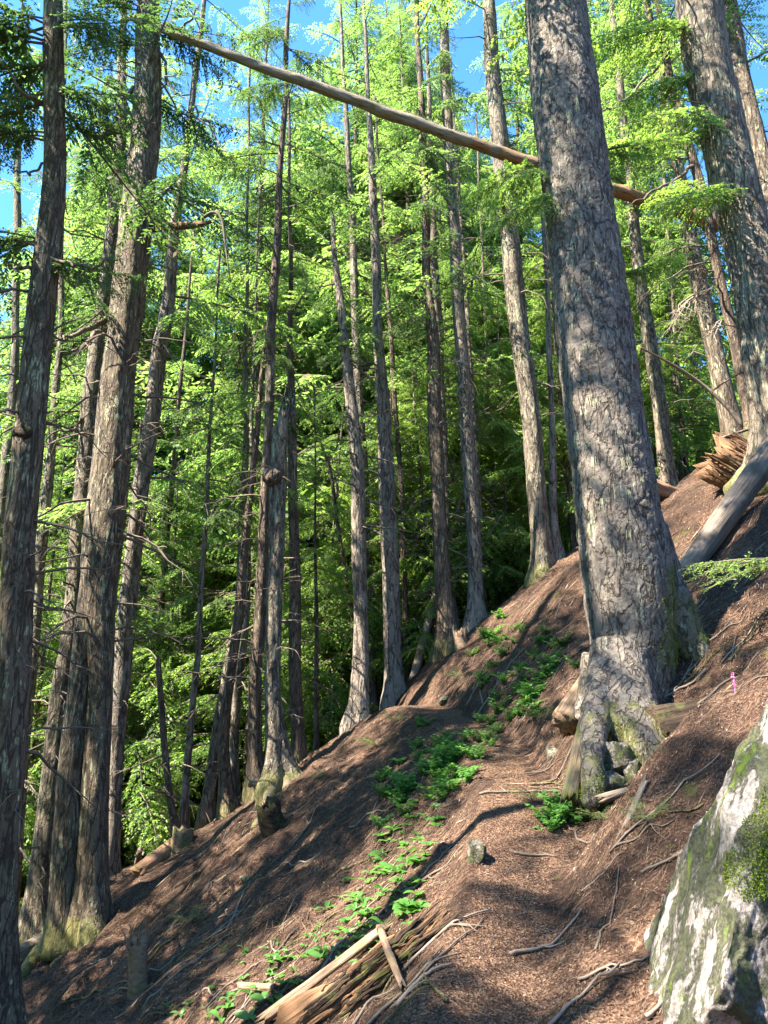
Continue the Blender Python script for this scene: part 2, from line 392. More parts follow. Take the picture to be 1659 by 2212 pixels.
# ------------------------------------------------------------------ ground and trail (one grid, split into two sheets that share an edge)
def graded(lo, hi, step, far0, far1, g):
    a = list(np.arange(lo, hi, step)); s = step; x = lo; L = []
    while x > far0: s *= g; x -= s; L.append(x)
    s = step; x = a[-1]; Rr = []
    while x < far1: s *= g; x += s; Rr.append(x)
    return np.array(L[::-1]+a+Rr)
gx = graded(-6.0, 5.6, 0.042, -600, 600, 1.10); gy = graded(2.3, 16.2, 0.048, -600, 600, 1.10)
GX, GY = np.meshgrid(gx, gy); GZ = H(GX, GY)
V = np.stack([GX, GY, GZ], -1).reshape(-1, 3)
nx, ny = len(gx), len(gy)
i = np.arange(ny-1)[:, None]*nx; j = np.arange(nx-1)[None, :]
F = np.stack([i+j, i+j+1, i+nx+j+1, i+nx+j], -1).reshape(-1, 4)
cen = V[F].mean(1)
wid = 0.30+0.10*np.sin(cen[:, 1]*2.1)+0.10*vnoise(cen*np.array([3, 3, 0.]))+0.28*np.clip((5.6-cen[:, 1])/1.5, 0, 1)
tr = (np.abs(cen[:, 0]-trail_x(cen[:, 1])) < wid) & (cen[:, 1] > 2.3) & (cen[:, 1] < 16)
def sub(name, mask, mat):
    f = F[mask]; u, inv = np.unique(f, return_inverse=True)
    return tag(link_mesh(name, V[u], inv.reshape(f.shape), mat), kind='structure')
sub('forest_floor', ~tr, M['ground']); sub('trail', tr, M['trail'])

# ------------------------------------------------------------------ foliage library
def rhombs(p, d, up, ll, w):
    s = np.cross(d, up); s /= np.linalg.norm(s, axis=1)[:, None]+1e-9
    mid = p+d*(ll*0.45)[:, None]
    return np.stack([p, mid+s*(w*0.5)[:, None], p+d*ll[:, None], mid-s*(w*0.5)[:, None]], 1)
def unit(v): return v/(np.linalg.norm(v, axis=-1)[..., None]+1e-9)
def make_branch(rng, L=2.0, step=0.09, ls=0.05, leafl=0.085, droop=0.3, sweep=60, hang=0.25):
    n = int(L/step)
    t = np.linspace(0.14, 1.0, n)+rng.normal(0, 0.01, n)
    ax = lambda t: np.stack([L*t, 0.05*L*np.sin(3*t+rng.random()*0), L*(0.10*t-droop*t*t)], -1)
    side = np.where(np.arange(n) % 2 == 0, 1.0, -1.0)
    l = (0.40*L*np.clip(1-t, 0, 1)**0.7+0.10)*rng.uniform(0.55, 1.1, n)*np.clip(t/0.35, 0.35, 1)
    ang = np.radians(sweep+rng.normal(0, 9, n))*side
    td = unit(np.stack([np.cos(ang), np.sin(ang), -hang+rng.normal(0, 0.13, n)], -1))
    base = ax(t)
    P_, D_, U_, LL = [], [], [], []
    tw = []
    for k in range(n):
        m = max(3, int(l[k]/ls)); s = np.linspace(0.08, 1, m)
        pos = base[k]+td[k]*(s*l[k])[:, None]; pos[:, 2] -= hang*0.9*l[k]*s**2
        dirx = unit(np.gradient(pos, axis=0))
        sv = unit(np.cross(dirx, [0, 0, 1.0]))
        for sg in (1, -1):
            dd = unit(dirx*0.75+sv*sg*0.8+np.array([0, 0, -0.12])+rng.normal(0, 0.18, (m, 3)))
            P_.append(pos+rng.normal(0, 0.008, (m, 3))); D_.append(dd)
            U_.append(unit(np.array([0, 0, 1.0])+rng.normal(0, 0.45, (m, 3))))
            LL.append(leafl*rng.uniform(0.6, 1.25, m)*(1-0.35*s))
        e = pos[-1]; b0 = base[k]; w = 0.006
        tw.append(np.stack([b0+[0, 0, w], b0-[0, 0, w], e-[0, 0, 0.002], e+[0, 0, 0.002]]))
    p, d, u, ll = np.concatenate(P_), np.concatenate(D_), np.concatenate(U_), np.concatenate(LL)
    q = rhombs(p, d, u, ll, ll*0.45)
    sp = ax(np.linspace(0, 1, 7)); sv_, sf = tube(sp, np.linspace(0.013*L**0.8, 0.003, 7), 4, caps=False)
    return q.reshape(-1, 3), np.vstack([sv_, np.array(tw).reshape(-1, 3)]), np.vstack([sf, len(sv_)+np.arange(4*n).reshape(-1, 4)])
_r = np.random.default_rng(3)
LIB = [make_branch(_r, 2.0, 0.062, 0.028, 0.085, droop=_r.uniform(0.15, 0.4), hang=_r.uniform(0.15, 0.5)) for _ in range(8)]
LIBC = [make_branch(_r, 2.0, 0.068, 0.034, 0.09, droop=_r.uniform(0.2, 0.45), hang=_r.uniform(0.2, 0.55)) for _ in range(6)]   # coarser, for far trees
LIBF = [make_branch(_r, 1.2, 0.05, 0.028, 0.05, droop=_r.uniform(0.1, 0.3), hang=_r.uniform(0.05, 0.25)) for _ in range(4)]   # finer, for near boughs
def dead_branch(rng, L=1.0):
    b = MB(); n = 7
    t = np.linspace(0, 1, n)
    p = np.stack([L*t, np.cumsum(rng.normal(0, 0.05*L, n)), L*(rng.uniform(-0.1, 0.15)*t-rng.uniform(0.0, 0.55)*t*t)+np.cumsum(rng.normal(0, 0.025*L, n))], 1); p[0] = 0
    b.add(*tube(p, np.linspace(0.016, 0.003, n)*(0.6+0.5*L), 4, caps=False))
    for _ in range(rng.integers(3, 8)):
        k = rng.integers(1, n-1); l = L*rng.uniform(0.15, 0.45)
        d = unit(np.array([rng.uniform(0.2, 1), rng.choice([-1, 1])*rng.uniform(0.4, 1), rng.uniform(-0.7, 0.25)]))
        q = p[k]+d*np.linspace(0, l, 4)[:, None]+np.stack([0*np.zeros(4), 0*np.zeros(4), -0.25*l*np.linspace(0, 1, 4)**2], 1)
        b.add(*tube(q, np.linspace(0.006, 0.002, 4), 3, caps=False))
    return np.vstack(b.v), np.vstack(b.f)
DEAD = [dead_branch(_r) for _ in range(10)]
def rotm(az, pitch, roll):
    ca, sa, cp, sp, cr, sr = math.cos(az), math.sin(az), math.cos(pitch), math.sin(pitch), math.cos(roll), math.sin(roll)
    return np.array([[ca, -sa, 0], [sa, ca, 0], [0, 0, 1]])@np.array([[cp, 0, -sp], [0, 1, 0], [sp, 0, cp]])@np.array([[1, 0, 0], [0, cr, -sr], [0, sr, cr]])
class Crown:
    def __init__(s): s.L = []; s.S = []; s.F = []; s.n = 0
    def bough(s, lib, o, az, pitch, scale, roll=0.0, thin=None, rng=RNG):
        q, sv, sf = lib; R = rotm(az, pitch, roll)*scale
        qq = q.reshape(-1, 4, 3)
        if thin is not None: qq = qq[rng.random(len(qq)) < thin]
        s.L.append(qq.reshape(-1, 3)@R.T+o); s.S.append(sv@R.T+o); s.F.append(sf+s.n); s.n += len(sv)
    def dead(s, lib, o, az, pitch, scale, roll=0.0):
        v, f = lib; R = rotm(az, pitch, roll)*scale
        s.S.append(v@R.T+o); s.F.append(f+s.n); s.n += len(v)
    def build(s, name, leafm, parent, origin, twigm=None):
        sv = np.vstack(s.S); sf = np.vstack(s.F)
        if s.L:
            lv = np.vstack(s.L); lf = np.arange(len(lv)).reshape(-1, 4)+len(sv)
            v = np.vstack([sv, lv]); f = np.vstack([sf, lf]); mi = np.r_[np.zeros(len(sf)), np.ones(len(lf))]
        else: v, f, mi = sv, sf, np.zeros(len(sf))
        return link_mesh(name, v-origin, f.astype(np.int64), [twigm or M['twig'], leafm], parent, mi, False)

# ------------------------------------------------------------------ the trees one can tell apart
TREES = {}
def trunk_path(rows, d, top, taper=0.03):
    rows = sorted(rows, key=lambda r: -r[0])
    pts = [P(x, y, d) for y, x, w in rows]; rad = [pxsize(w, p)/2 for (y, x, w), p in zip(rows, pts)]
    pts = np.array(pts); rad = np.array(rad)
    lo = pts[0]; g = Hf(lo[0], d)
    dirn = unit(pts[min(2, len(pts)-1)]-pts[0])
    if lo[2] > g-0.25:
        k = (lo[2]-g+0.35)/max(0.5, dirn[2]); e = lo-dirn*k
        pts = np.vstack([e, pts]); rad = np.r_[rad[0]*1.05, rad]
    zb = Hf(pts[0][0], d)
    if top is not None and pts[-1][2] < zb+top:
        dt = unit(pts[-1]-pts[-3 if len(pts) > 3 else 0]); h = zb+top-pts[-1][2]
        e = pts[-1]+dt*h/max(0.5, dt[2]); mid = 0.5*(pts[-1]+e)
        pts = np.vstack([pts, mid, e]); rad = np.r_[rad, rad[-1]*0.62, taper]
    return pts, rad
def tree(key, label, d, rows, mat='grey', top=26, live=4.5, nb=34, Lm=2.4, dead=26, leafm='fol', flare=0.5, ns=20, step=0.14, rough=0.05,
         deadlen=0.8, group=None, cat='tree', boughs=(), thin=None, broken=0.0, lib=None, name='conifer_tree', deadrange=(1.0, 14.0), bleach=False):
    rng = np.random.default_rng(sum(map(ord, key))*7+len(key))
    if d is None:
        b = max(rows, key=lambda r: r[0]); d = float(hit(b[1], b[0])[1])
    pts, rad = trunk_path(rows, d, top)
    L = np.linalg.norm(np.diff(pts, axis=0), axis=1).sum()
    pr = smooth_rows(resample(np.c_[pts, rad], max(8, int(L/step))), 4)
    p, r = pr[:, :3], pr[:, 3]
    zb = Hf(p[0][0], d); h = np.maximum(p[:, 2]-zb, 0)
    p = p+np.stack([0.012*np.sin(h*1.7+rng.random()*6), 0.02*np.sin(h*1.1+rng.random()*6), 0*h], 1)
    r = r*(1+1.35*flare*np.exp(-h/0.34))
    ph = rng.random(3)*6.28
    lob = lambda a, k: 1+(0.05+0.30*np.exp(-h[k]/0.5)*(flare > 0))*np.cos(3*a+ph[0])+0.03*np.cos(5*a+ph[1]+h[k]*0.4)
    rf = lambda v: rough*fbm(v*np.array([7, 7, 2.2]), 3)+rough*1.0*fbm(v*np.array([22, 22, 6.]), 2)
    v, f = tube(p, r, ns, jag1=broken, rough=rf, lobes=lob, rng=rng)
    org = np.array([p[0][0], d, zb])
    if group is None: group = 'trees standing along the slope'
    root = empty(name, org, label, cat, group)
    link_mesh('trunk', v-org, to_faces(f), M[mat], root)
    c = Crown(); lib = lib or LIB
    zt = p[-1][2]; at = lambda z: np.array([np.interp(z, p[:, 2], p[:, k]) for k in range(3)])
    rat = lambda z: np.interp(z, p[:, 2], r)
    for _ in range(int(dead*1.5)):
        z = zb+rng.uniform(deadrange[0], min(deadrange[1], zt-zb-0.3)); az = rng.uniform(0, 6.283)
        c.dead(DEAD[rng.integers(len(DEAD))], at(z)+rat(z)*0.8*np.array([math.cos(az), math.sin(az), 0]), az, rng.uniform(-0.5, 0.35), rng.uniform(0.4, 1.6)*deadlen, rng.uniform(-0.6, 0.6))
    if live is not None and top is not None:
        nb = int(nb*0.8)
        for k in range(nb):
            q = (k+rng.random())/nb; z = zb+live+(zt-zb-live-0.2)*q; az = rng.uniform(0, 6.283)
            s = 1.3*Lm/2*(1-q)**0.6*rng.uniform(0.6, 1.1)*min(1, 0.55+q*4)+0.12
            c.bough(lib[rng.integers(len(lib))], at(z), az, rng.uniform(-0.35, 0.12), s, rng.uniform(-0.25, 0.25), thin, rng)
    for (by, az, bl, pitch) in boughs:
        zz = np.interp(-by, [-(1106-FPX*((q-CAM_Z)*CP-d*SP)/((q-CAM_Z)*SP+d*CP)) for q in p[:, 2]], p[:, 2])
        for k in range(3):
            c.bough(LIB[rng.integers(len(LIB))], at(zz)+[0, 0, rng.uniform(-0.12, 0.12)], math.radians(az)+rng.normal(0, 0.22), math.radians(pitch)+rng.normal(0, 0.1), bl/2*rng.uniform(0.75, 1.05), rng.uniform(-0.3, 0.3))
    if c.n: c.build('crown', M[leafm], root, org, M['bleached'] if bleach else M['twig'])
    TREES[key] = dict(root=root, org=org, d=d, p=p, r=r, at=at, rat=rat)
    return root
A_ = 'trees standing along the slope'
tree('edge', 'brown furrowed trunk at the left edge of the picture with a dark hole across it', 8.5,
     [(0, 114, 38), (150, 118, 42), (350, 116, 44), (500, 106, 52), (737, 84, 58), (937, 61, 62), (1137, 42, 66), (1475, 28, 68), (1725, 12, 66), (1975, 3, 68), (2212, -2, 92)],
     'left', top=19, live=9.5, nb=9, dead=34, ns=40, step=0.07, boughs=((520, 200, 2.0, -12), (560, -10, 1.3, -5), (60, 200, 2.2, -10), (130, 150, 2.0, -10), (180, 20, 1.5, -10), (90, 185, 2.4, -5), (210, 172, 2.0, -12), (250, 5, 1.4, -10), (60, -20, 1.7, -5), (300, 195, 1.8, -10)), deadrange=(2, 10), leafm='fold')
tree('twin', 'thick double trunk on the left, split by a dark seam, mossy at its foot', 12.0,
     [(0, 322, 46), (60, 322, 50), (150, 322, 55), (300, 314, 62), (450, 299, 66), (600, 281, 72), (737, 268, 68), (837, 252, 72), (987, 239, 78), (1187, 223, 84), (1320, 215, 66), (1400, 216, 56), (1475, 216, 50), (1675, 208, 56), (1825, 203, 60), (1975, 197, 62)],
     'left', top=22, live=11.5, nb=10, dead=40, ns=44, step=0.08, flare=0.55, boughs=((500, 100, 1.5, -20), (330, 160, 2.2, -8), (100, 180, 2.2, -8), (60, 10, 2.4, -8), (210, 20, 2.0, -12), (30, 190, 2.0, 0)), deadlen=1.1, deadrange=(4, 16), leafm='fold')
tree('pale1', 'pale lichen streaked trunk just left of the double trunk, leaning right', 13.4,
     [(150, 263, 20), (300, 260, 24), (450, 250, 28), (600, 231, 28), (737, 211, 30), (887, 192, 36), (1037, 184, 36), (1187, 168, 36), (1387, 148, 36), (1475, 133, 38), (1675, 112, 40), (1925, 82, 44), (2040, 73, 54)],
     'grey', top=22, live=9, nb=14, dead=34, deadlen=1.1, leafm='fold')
tree('pale2', 'pale knobbly trunk right behind the double trunk, catching sun on its left side', 14.6,
     [(440, 387, 18), (500, 377, 22), (600, 367, 26), (700, 356, 31), (737, 347, 32), (887, 331, 33), (1037, 306, 34), (1187, 289, 34), (1337, 270, 40), (1475, 262, 38), (1675, 250, 28), (1890, 238, 22)],
     'pale', live=6.5, nb=25, dead=44, rough=0.10, deadlen=0.7, deadrange=(3, 14))
tree('thin1', 'slim grey trunk showing just right of the left edge trunk', 14.5,
     [(300, 136, 10), (737, 130, 14), (837, 122, 15), (987, 111, 18), (1137, 94, 26), (1337, 76, 24), (1600, 55, 26), (1950, 25, 28)], 'grey', live=3.5, nb=22, ns=12, dead=24)
tree('thin2', 'slim tree at the far left edge, partly behind the edge trunk', 17.0,
     [(400, 38, 15), (737, 34, 16), (887, 25, 20), (1037, 8, 20), (1300, -15, 22), (1900, -60, 26)], 'grey', live=2.5, nb=25, ns=12, dead=18)
tree('stick', 'bare broken dark stem leaning left over the ridge, snapped off short', 14.3,
     [(1427, 340, 13), (1475, 344, 13), (1600, 355, 14), (1725, 367, 14), (1820, 381, 20)], 'dark', top=None, live=None, dead=8, ns=10, flare=0.3, broken=0.12, name='dead_tree', deadlen=0.6, deadrange=(0.3, 3), step=0.08)
tree('slim3', 'slim pale brown trunk rising between the bare broken stem and the leaning pair', 15.2,
     [(1015, 449, 9), (1137, 444, 10), (1437, 425, 13), (1475, 418, 14), (1650, 406, 15), (1810, 395, 18)], 'pale', top=13, live=4.7, nb=16, Lm=1.4, ns=12, dead=26, deadlen=0.5)
tree('lean4', 'grey trunk leaning right from the ridge, left one of a crossing pair', 15.4,
     [(720, 531, 9), (937, 531, 12), (1137, 525, 20), (1337, 515, 22), (1475, 488, 23), (1600, 466, 25), (1700, 450, 25), (1800, 437, 28)], 'grey', top=19, live=6, nb=25, Lm=1.7, ns=14, dead=34, leafm='fold')
tree('dark5', 'dark stem with a curved foot in front of the leaning grey trunk', 14.7,
     [(1180, 528, 18), (1337, 512, 20), (1475, 497, 20), (1575, 483, 22), (1650, 483, 24), (1720, 487, 27), (1775, 494, 34)], 'dark', top=12, live=5, nb=14, Lm=1.3, ns=14, dead=10)
tree('pale5', 'thin pale stem right behind the dark stem with the curved foot', 16.5,
     [(1040, 541, 9), (1237, 537, 10), (1337, 532, 13), (1475, 516, 20), (1600, 506, 20), (1750, 500, 22)], 'pale', top=15, live=5.5, nb=14, Lm=1.4, ns=12, dead=14)
tree('tall6', 'tall slender trunk with dark boughs, its red brown foot curved beside the broken topped trunk', 14.0,
     [(85, 619, 11), (200, 617, 11), (350, 606, 13), (500, 599, 17), (600, 594, 19), (737, 585, 20), (987, 577, 20), (1187, 568, 24), (1387, 559, 26), (1475, 551, 28), (1625, 549, 28), (1680, 552, 32), (1715, 558, 36)],
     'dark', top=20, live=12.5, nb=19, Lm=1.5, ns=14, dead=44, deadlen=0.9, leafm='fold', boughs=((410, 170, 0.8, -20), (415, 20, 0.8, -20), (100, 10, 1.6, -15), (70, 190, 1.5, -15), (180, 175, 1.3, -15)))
tree('snag7', 'thick broken topped dead trunk with a knot, mossy roots gripping the slope', 13.1,
     [(905, 612, 22), (925, 606, 32), (990, 600, 36), (1040, 597, 38), (1187, 598, 32), (1387, 590, 35), (1475, 586, 33), (1575, 592, 40), (1650, 601, 50), (1705, 604, 66)],
     'grey', top=None, live=None, dead=12, ns=28, step=0.07, flare=0.55, broken=0.75, rough=0.08, deadlen=0.6, deadrange=(1, 6))
tree('red8', 'straight dark trunk with a small hole, just right of the broken topped trunk', 15.3,
     [(650, 628, 11), (737, 626, 13), (937, 631, 19), (1137, 634, 22), (1337, 637, 26), (1475, 638, 27), (1640, 643, 24)], 'dark', top=17, live=7, nb=19, Lm=1.6, ns=14, dead=18)
tree('pole9', 'very thin young tree with a light green top right of the straight dark trunk', 16.3,
     [(1100, 681, 5), (1187, 682, 6), (1337, 682, 9), (1475, 684, 10), (1620, 683, 11)], 'dark', top=8.4, live=2.5, nb=30, Lm=1.1, ns=10, dead=8, leafm='folb', deadlen=0.4)
tree('lean10', 'thin dark dead stem leaning left with a white snapped tip', 17.5,
     [(947, 690, 5), (1010, 712, 8), (1137, 730, 9), (1237, 747, 9), (1337, 761, 10), (1500, 775, 11)], 'dark', top=None, live=None, dead=20, ns=10, broken=0.3, name='dead_tree', deadlen=0.6, deadrange=(2, 9))
tree('mid11', 'grey trunk standing left of the trail end with a white snapped top', 15.3,
     [(490, 720, 9), (540, 722, 11), (600, 729, 16), (720, 742, 18), (837, 757, 24), (987, 770, 28), (1137, 776, 31), (1337, 779, 30), (1475, 779, 38), (1555, 777, 38)],
     'pale', top=None, live=None, dead=40, broken=0.5, ns=18, deadlen=0.9, deadrange=(4, 13))
tree('mid12', 'slimmer trunk right behind the white snapped topped trunk', 18.0,
     [(300, 750, 12), (450, 760, 14), (600, 766, 16), (737, 768, 18), (837, 776, 19), (1037, 786, 20), (1237, 795, 21), (1500, 805, 22)], 'grey', top=24, live=5.5, nb=30, Lm=1.8, ns=14, dead=26, leafm='fold')
tree('mid13', 'pale streaked trunk standing right where the trail goes out of sight', 15.9,
     [(200, 795, 10), (350, 802, 15), (500, 810, 20), (700, 815, 20), (837, 824, 27), (1037, 835, 37), (1237, 842, 38), (1387, 848, 38), (1475, 850, 36), (1495, 850, 37)], 'pale', top=24, live=7, nb=27, Lm=1.7, ns=18, dead=40, deadrange=(3, 14))
tree('mid14', 'thin shaded trunk close behind the pale trunk at the trail end', 17.6,
     [(700, 842, 9), (837, 851, 11), (1037, 865, 12), (1187, 871, 13), (1450, 878, 14)], 'dark', top=17, live=5.5, nb=18, Lm=1.4, ns=10, dead=14)
tree('up15', 'dark straight trunk with a swollen foot, left one of two above the trail end', 15.6,
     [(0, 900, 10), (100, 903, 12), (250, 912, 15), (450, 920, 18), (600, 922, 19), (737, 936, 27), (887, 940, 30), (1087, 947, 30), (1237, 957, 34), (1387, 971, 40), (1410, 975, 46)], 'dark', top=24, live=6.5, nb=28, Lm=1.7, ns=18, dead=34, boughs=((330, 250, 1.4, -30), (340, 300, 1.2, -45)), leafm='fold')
tree('up16', 'thin trunk behind the dark straight trunk above the trail end', 17.3,
     [(200, 926, 9), (450, 934, 15), (600, 940, 17), (737, 950, 15), (987, 960, 14), (1237, 968, 15), (1400, 990, 16)], 'grey', top=24, live=4.5, nb=27, Lm=1.7, ns=12, dead=20, leafm='fold')
tree('up17', 'dappled scaly trunk on the slope between the dark straight trunk and the mossy footed one', 15.9,
     [(100, 960, 20), (150, 962, 22), (300, 968, 22), (450, 978, 23), (600, 986, 27), (737, 996, 27), (887, 1005, 30), (1037, 1015, 30), (1187, 1024, 30), (1337, 1027, 33), (1360, 1028, 37)], 'pale', top=24, live=5.5, nb=24, Lm=1.8, ns=18, dead=34, boughs=((210, 270, 1.2, -50), (120, 250, 1.3, -40)))
tree('up18', 'thin trunk tucked right behind the dappled scaly trunk', 17.5,
     [(600, 1004, 10), (787, 1015, 12), (1037, 1033, 13), (1187, 1040, 13), (1340, 1047, 14)], 'grey', top=17, live=4.5, nb=14, Lm=1.5, ns=10, dead=14)
tree('up19', 'tall lichen spotted trunk with a mossy foot on the ridge left of the big tree', 14.9,
     [(25, 1056, 28), (150, 1064, 33), (300, 1079, 37), (450, 1094, 38), (600, 1108, 42), (737, 1125, 41), (837, 1137, 40), (937, 1150, 40), (1087, 1162, 40), (1187, 1170, 40), (1237, 1174, 43), (1270, 1176, 50)],
     'grey', top=23, live=11.5, nb=21, Lm=1.9, ns=22, dead=24, step=0.1, flare=0.45, boughs=((400, 215, 1.3, -35), (300, 20, 1.2, -20)))
tree('dead20', 'thin bare stem leaning against the right side of the mossy footed trunk', 15.2,
     [(460, 1174, 9), (600, 1180, 10), (737, 1186, 12), (887, 1191, 13), (987, 1193, 17), (1137, 1196, 18), (1222, 1205, 25)], 'pale', top=None, live=None, dead=12, broken=0.2, ns=12, name='dead_tree', deadlen=0.5, deadrange=(3, 11))
tree('right21', 'shaded slim trunk right of the big tree rising behind the red brown log', 17.2,
     [(400, 1362, 20), (500, 1371, 24), (650, 1388, 26), (737, 1405, 29), (887, 1425, 30), (1012, 1440, 33), (1060, 1446, 36)], 'grey', top=22, live=4, nb=21, Lm=1.7, ns=14, dead=26)
tree('right22', 'curving slim rough trunk leaning left in front of the sunlit right trunk', 13.2,
     [(90, 1437, 12), (150, 1442, 15), (300, 1484, 19), (450, 1524, 20), (600, 1554, 20), (737, 1586, 23), (837, 1609, 30), (937, 1637, 38), (1000, 1652, 44)], 'dark', top=19, live=7, nb=20, Lm=1.6, ns=16, dead=30, leafm='folb', boughs=((300, 170, 2.0, 5), (110, 160, 1.7, 10), (420, 190, 1.5, -5)), deadlen=1.1)
tree('right23', 'thick brown trunk behind the shattered stump on the upper right slope', 16.2,
     [(450, 1482, 24), (600, 1508, 34), (737, 1537, 36), (837, 1562, 40), (937, 1585, 44), (990, 1596, 48)], 'left', top=22, live=5, nb=36, Lm=2.0, ns=18, dead=24)
tree('right24', 'large sunlit pale trunk at the upper right, leaning left', 10.6,
     [(0, 1508, 92), (150, 1534, 92), (300, 1568, 93), (450, 1602, 96), (600, 1634, 98), (737, 1658, 102), (900, 1688, 108), (1020, 1712, 124)], 'grey', top=24, live=11, nb=30, Lm=2.6, ns=44, step=0.07, dead=12, leafm='folb', boughs=((60, 175, 2.3, -2), (280, 185, 2.3, -6), (420, 190, 2.2, -12), (150, 165, 2.0, -5)))
tree('right25', 'shaded brown trunk just behind the large sunlit trunk in the upper right corner', 12.0,
     [(0, 1570, 36), (150, 1596, 38), (300, 1632, 44), (450, 1662, 46), (700, 1710, 50), (950, 1755, 56)], 'left', top=24, live=6.5, nb=26, Lm=2.2, ns=24, dead=12)
tree('back26', 'thin trunk in the gap between the scaly trunk and the mossy footed trunk', 19.0,
     [(1000, 1062, 9), (1060, 1064, 10), (1200, 1071, 11), (1310, 1077, 12)], 'grey', top=16, live=2.5, nb=16, Lm=1.6, ns=10, dead=10)
tree('back27', 'thin dark trunk in the gap left of the scaly trunk', 19.5,
     [(1040, 978, 9), (1160, 984, 11), (1300, 991, 12), (1380, 995, 13)], 'dark', top=16, live=2.5, nb=16, Lm=1.6, ns=10, dead=10)
tree('back28', 'slim trunk behind the slim shaded trunk on the right slope', 21.0,
     [(700, 1452, 13), (900, 1462, 15), (1030, 1470, 17)], 'pale', top=18, live=2.5, nb=22, Lm=1.8, ns=10, dead=10)
tree('back29', 'grey trunk left of the thick brown trunk behind the shattered stump', 22.0,
     [(700, 1494, 15), (900, 1507, 17), (1010, 1513, 18)], 'grey', top=18, live=2.5, nb=22, Lm=1.8, ns=10, dead=10)
tree('back30', 'stout shaded trunk low on the left, seen between the double trunk and the bare stem', 19.0,
     [(1500, 330, 18), (1650, 316, 20), (1800, 303, 22), (1900, 297, 24)], 'dark', top=18, live=2.5, nb=33, Lm=1.9, ns=12, dead=30)
def add_stem(key, name, rows, d, mat, ns=28, flare=0.4):
    T = TREES[key]; pts = np.array([P(x, y, d) for y, x, w in sorted(rows, key=lambda r: -r[0])])
    rad = np.array([pxsize(w, p)/2 for (y, x, w), p in zip(sorted(rows, key=lambda r: -r[0]), pts)])
    pr = smooth_rows(resample(np.c_[pts, rad], 70), 3); p, r = pr[:, :3], pr[:, 3]
    h = np.maximum(p[:, 2]-Hf(p[0][0], d), 0); r = r*(1+flare*np.exp(-h/0.3))
    v, f = tube(p, r, ns, rough=lambda q: 0.05*fbm(q*np.array([7, 7, 2.2]), 3)+0.05*fbm(q*np.array([22, 22, 6.]), 2))
    return link_mesh(name, v-T['org'], to_faces(f), M[mat], T['root'])
add_stem('twin', 'trunk', [(1150, 208, 40), (1300, 192, 46), (1475, 171, 44), (1675, 152, 54), (1825, 143, 58), (1975, 136, 60), (2060, 132, 70)], 12.03, 'left')

# roots, knots and broken limbs of those trees
def root_part(key, path, rad, mat='mosswood', name='root', ns=12):
    T = TREES[key]; pts = np.array(path, float)
    pr = smooth_rows(resample(np.c_[pts, np.array(rad)], 26), 2)
    v, f = tube(pr[:, :3], pr[:, 3], ns, rough=lambda q: 0.16*fbm(q*9, 3))
    return link_mesh(name, v-T['org'], to_faces(f), M[mat], T['root'])
def gp(px, py, lift=0.0):
    h = hit(px, py); return h+np.array([0, 0, lift])
def px_path(rows):   # (px, py, depth)
    return [P(*r) for r in rows]
d7 = TREES['snag7']['d']
root_part('snag7', px_path([(598, 1640, d7-.1), (588, 1700, d7-.3), (575, 1745, d7-.9), (548, 1790, d7-1.4)]), [.10, .11, .085, .05])
root_part('snag7', px_path([(610, 1660, d7+.1), (622, 1710, d7-.3), (640, 1740, d7-.6), (612, 1775, d7-1.3)]), [.11, .11, .08, .05])
root_part('snag7', px_path([(585, 1690, d7-.1), (563, 1697, d7-.2), (543, 1692, d7-.2), (538, 1700, d7-.2)]), [.09, .07, .05, .03])
root_part('snag7', px_path([(606, 1690, d7+.15), (650, 1712, d7-.2), (680, 1705, d7-.2), (720, 1670, d7-.1)]), [.10, .09, .06, .03])
kn = TREES['snag7']; kp = P(589, 1035, 13.0); v, f = tube(np.array([kp+[.1, .1, .12], kp+[.02, 0, .06], kp+[-.03, -.05, -.05], kp+[-.01, -.05, -.14]]), [.10, .17, .16, .06], 14, rough=lambda q: .2*fbm(q*7, 3))
link_mesh('knot', v-kn['org'], to_faces(f), M['dark'], kn['root'])
dt = TREES['twin']['d']
def ground_root(key, p0, pix, rad, mat='left'):
    q = [gp(*a) for a in pix]; q = [p0]+[a+[0, 0, .25*r] for a, r in zip(q, rad[1:])]
    root_part(key, q, rad, mat)
b_ = TREES['twin']['org']
ground_root('twin', P(196, 1930, 12.0), [(185, 1985), (168, 2030), (140, 2062), (110, 2090)], [.16, .15, .11, .07, .03], 'mosswood')
ground_root('twin', P(132, 2010, 12.05), [(100, 2050), (70, 2085), (35, 2130)], [.16, .15, .12, .08])
lp = px_path([(326, 493, 12.0), (375, 490, 11.8), (420, 486, 11.6), (445, 482, 11.5)]); v, f = tube(np.array(lp), [.085, .08, .06, .03], 12, jag1=.25, rough=lambda q: .2*fbm(q*12, 3))
link_mesh('broken_limb', v-TREES['twin']['org'], to_faces(f), M['orange'], TREES['twin']['root'])
lp = px_path([(440, 470, 11.5), (462, 452, 11.4), (480, 470, 11.4), (487, 530, 11.4), (498, 610, 11.4)]); pr = smooth_rows(resample(np.c_[np.array(lp), [.03, .03, .025, .02, .008]], 20), 2)
v, f = tube(pr[:, :3], pr[:, 3], 6, rough=lambda q: .2*fbm(q*12, 2)); link_mesh('branch', v-TREES['twin']['org'], to_faces(f), M['twig'], TREES['twin']['root'])
